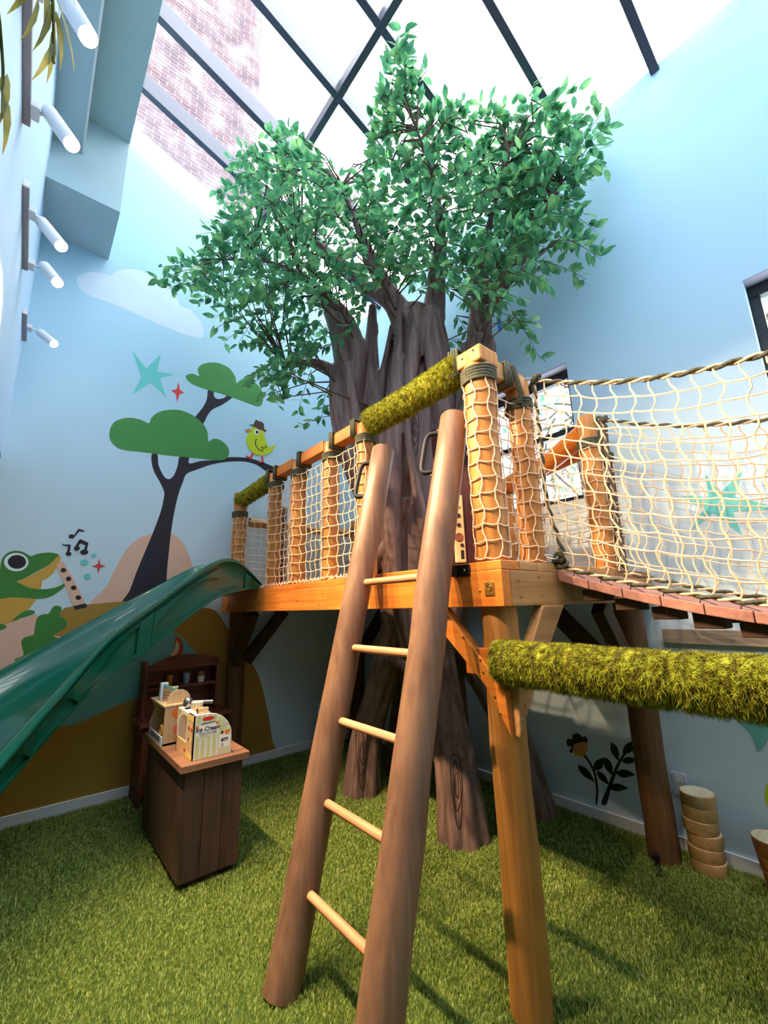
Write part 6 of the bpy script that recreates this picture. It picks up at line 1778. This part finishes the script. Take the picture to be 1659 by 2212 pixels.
# ================================================================== PLUSH DOG in the dark corner
dg_ = empty('plush_dog', (2.64, 4.2, 0), 'white spotted plush dog sitting in the shade behind the ladder', 'toy')
mb = MB()
mb.ellipsoid((2.66, 4.22, 0.15), (0.10, 0.11, 0.16))
mb.ellipsoid((2.66, 4.19, 0.32), (0.075, 0.08, 0.14))
mb.ellipsoid((2.60, 4.17, 0.49), (0.072, 0.075, 0.085))
mb.ellipsoid((2.54, 4.13, 0.445), (0.045, 0.045, 0.045))
mb.ellipsoid((2.60, 4.12, 0.12), (0.03, 0.03, 0.13))
mb.ellipsoid((2.70, 4.12, 0.12), (0.03, 0.03, 0.13))
mb.ellipsoid((2.57, 4.08, 0.03), (0.045, 0.05, 0.03))
mb.ellipsoid((2.72, 4.08, 0.03), (0.045, 0.05, 0.03))
bo = build('body', mb, 'plush', dg_, smooth=60)
build('ear', MB().prism(crom([(0, 0), (0.03, 0.005), (0.025, 0.06), (0.008, 0.10), (-0.008, 0.05)], 4), lambda u, v, t: (2.575 + u, 4.16 + t, 0.55 + v), 0, 0.02), 'plush', dg_, bevel=0.004)
build('ear', MB().prism(crom([(0, 0), (0.03, 0.005), (0.025, 0.06), (0.008, 0.10), (-0.008, 0.05)], 4), lambda u, v, t: (2.63 + u, 4.19 + t, 0.55 + v), 0, 0.02), 'plush', dg_, bevel=0.004)
mb = MB()
for (p, r_) in (((2.51, 4.10, 0.45), 0.012), ((2.545, 4.095, 0.50), 0.009), ((2.60, 4.10, 0.52), 0.014), ((2.56, 4.11, 0.53), 0.01), ((2.65, 4.12, 0.40), 0.016), ((2.62, 4.12, 0.30), 0.016)):
    mb.ellipsoid(p, (r_, r_, r_), 10, 7)
build('spots', mb, 'black', dg_, smooth=60)

# ================================================================== RIGHT WALL: outlet, drum stacks
ou = empty('outlet', (XR, 1.11, 0.37), 'white double wall outlet beside the back support post', 'outlet')
build('plate', MB().box(XR - 0.007, XR - 0.0005, 1.07, 1.152, 0.31, 0.44), 'plate', ou, bevel=0.003)
for z_ in (0.345, 0.405):
    build('socket', MB().box(XR - 0.009, XR - 0.006, 1.093, 1.13, z_ - 0.02, z_ + 0.02), 'base', ou, bevel=0.004)
def drum(x, y, z0, h, r0, r1, mat, top, label, group, nm='wooden_drum'):
    t = empty(nm, (x, y, z0), label, 'stump', group)
    build('body', MB().lathe([(r0, 0), (r0 + 0.003, 0.004), (r1, h - 0.004), (r1 - 0.003, h - 0.001)], 32, (x, y, z0)), mat, t, smooth=40)
    build('top_disc', MB().lathe([(r1 - 0.004, 0), (r1 - 0.005, 0.0012), (0.001, 0.0012)], 32, (x, y, z0 + h - 0.001)), top, t)
zz = 0.0
ords = ['bottom', 'second', 'third', 'fourth', 'fifth', 'topmost']
dx, dy = 3.165, 0.985
for i in range(6):
    h = 0.066
    ox, oy = random.uniform(-0.003, 0.003), random.uniform(-0.004, 0.004)
    if i == 3:
        ox -= 0.003
        oy += 0.004
    drum(dx + ox, dy + oy, zz, h, 0.083, 0.0865, 'tan', 'tantop', ('%s tan drum of the tall six-high stack by the outlet' % ords[i]) if i not in (0, 5) else ('%s drum of the tall tan six-high stack by the outlet' % ords[i]), 'tan stacked drums')
    zz += h + 0.0015
zz = 0.0
for i, (h, r0, r1) in enumerate(((0.072, 0.058, 0.062), (0.060, 0.064, 0.073), (0.062, 0.073, 0.084), (0.082, 0.082, 0.094))):
    drum(3.14, 0.665, zz, h, r0, r1, 'terracotta', 'tantop', '%s reddish-brown drum of the stack at the right edge' % ['bottom', 'second', 'third', 'topmost'][i], 'brown stacked drums')
    zz += h + 0.0015

# ================================================================== ACTIVITY PANEL on the deck
ap = empty('activity_panel', (2.02, 1.66, ZT), 'dark maroon upright panel on the deck behind the ladder', 'panel')
dv = Vector((0.775, 0.632, 0)).normalized()
sv = Vector((dv.y, -dv.x, 0))
c0 = Vector((2.02, 1.66, 0))
def vertical_panel(w0, w1, z0, z1, t0, t1):
    vs = []
    for t in (t0, t1):
        for (w_, z_) in ((w0, z0), (w1, z0), (w1, z1), (w0, z1)):
            p = c0 + sv * w_ + dv * t
            vs.append((p.x, p.y, z_))
    return MB().add(vs, [(0, 1, 2, 3), (7, 6, 5, 4), (0, 4, 5, 1), (1, 5, 6, 2), (2, 6, 7, 3), (3, 7, 4, 0)])
build('board', vertical_panel(-0.16, 0.075, ZT, 2.64, 0, 0.03), 'maroon', ap, bevel=0.004)
gb = empty('busy_board', (2.0, 1.64, 2.0), 'narrow pale wooden busy board with round knobs on the maroon panel', 'toy')
build('plank', vertical_panel(-0.055, 0.012, 1.75, 2.17, -0.016, -0.002), 'lightwood', gb, bevel=0.008)
def knob(w_, z_, r_, mat, nm='knob'):
    c = c0 + sv * w_ + dv * -0.017
    x = sv
    mb = MB().tube([c, c - dv * 0.008], [r_, r_ * 0.9], 16)
    vs = mb.v
    mb.v = [(v[0], v[1], v[2] + z_) for v in vs]
    build(nm, mb, mat, gb, smooth=50)
knob(-0.024, 1.905, 0.027, 'hutch')
knob(-0.018, 2.10, 0.012, 'cardboard')
knob(-0.02, 2.04, 0.014, 'black')
knob(-0.008, 1.855, 0.011, 'black')
knob(-0.02, 1.98, 0.012, 'black')
build('slot', vertical_panel(-0.018, 0.002, 1.77, 1.825, -0.0175, -0.015), 'black', gb, bevel=0.001)
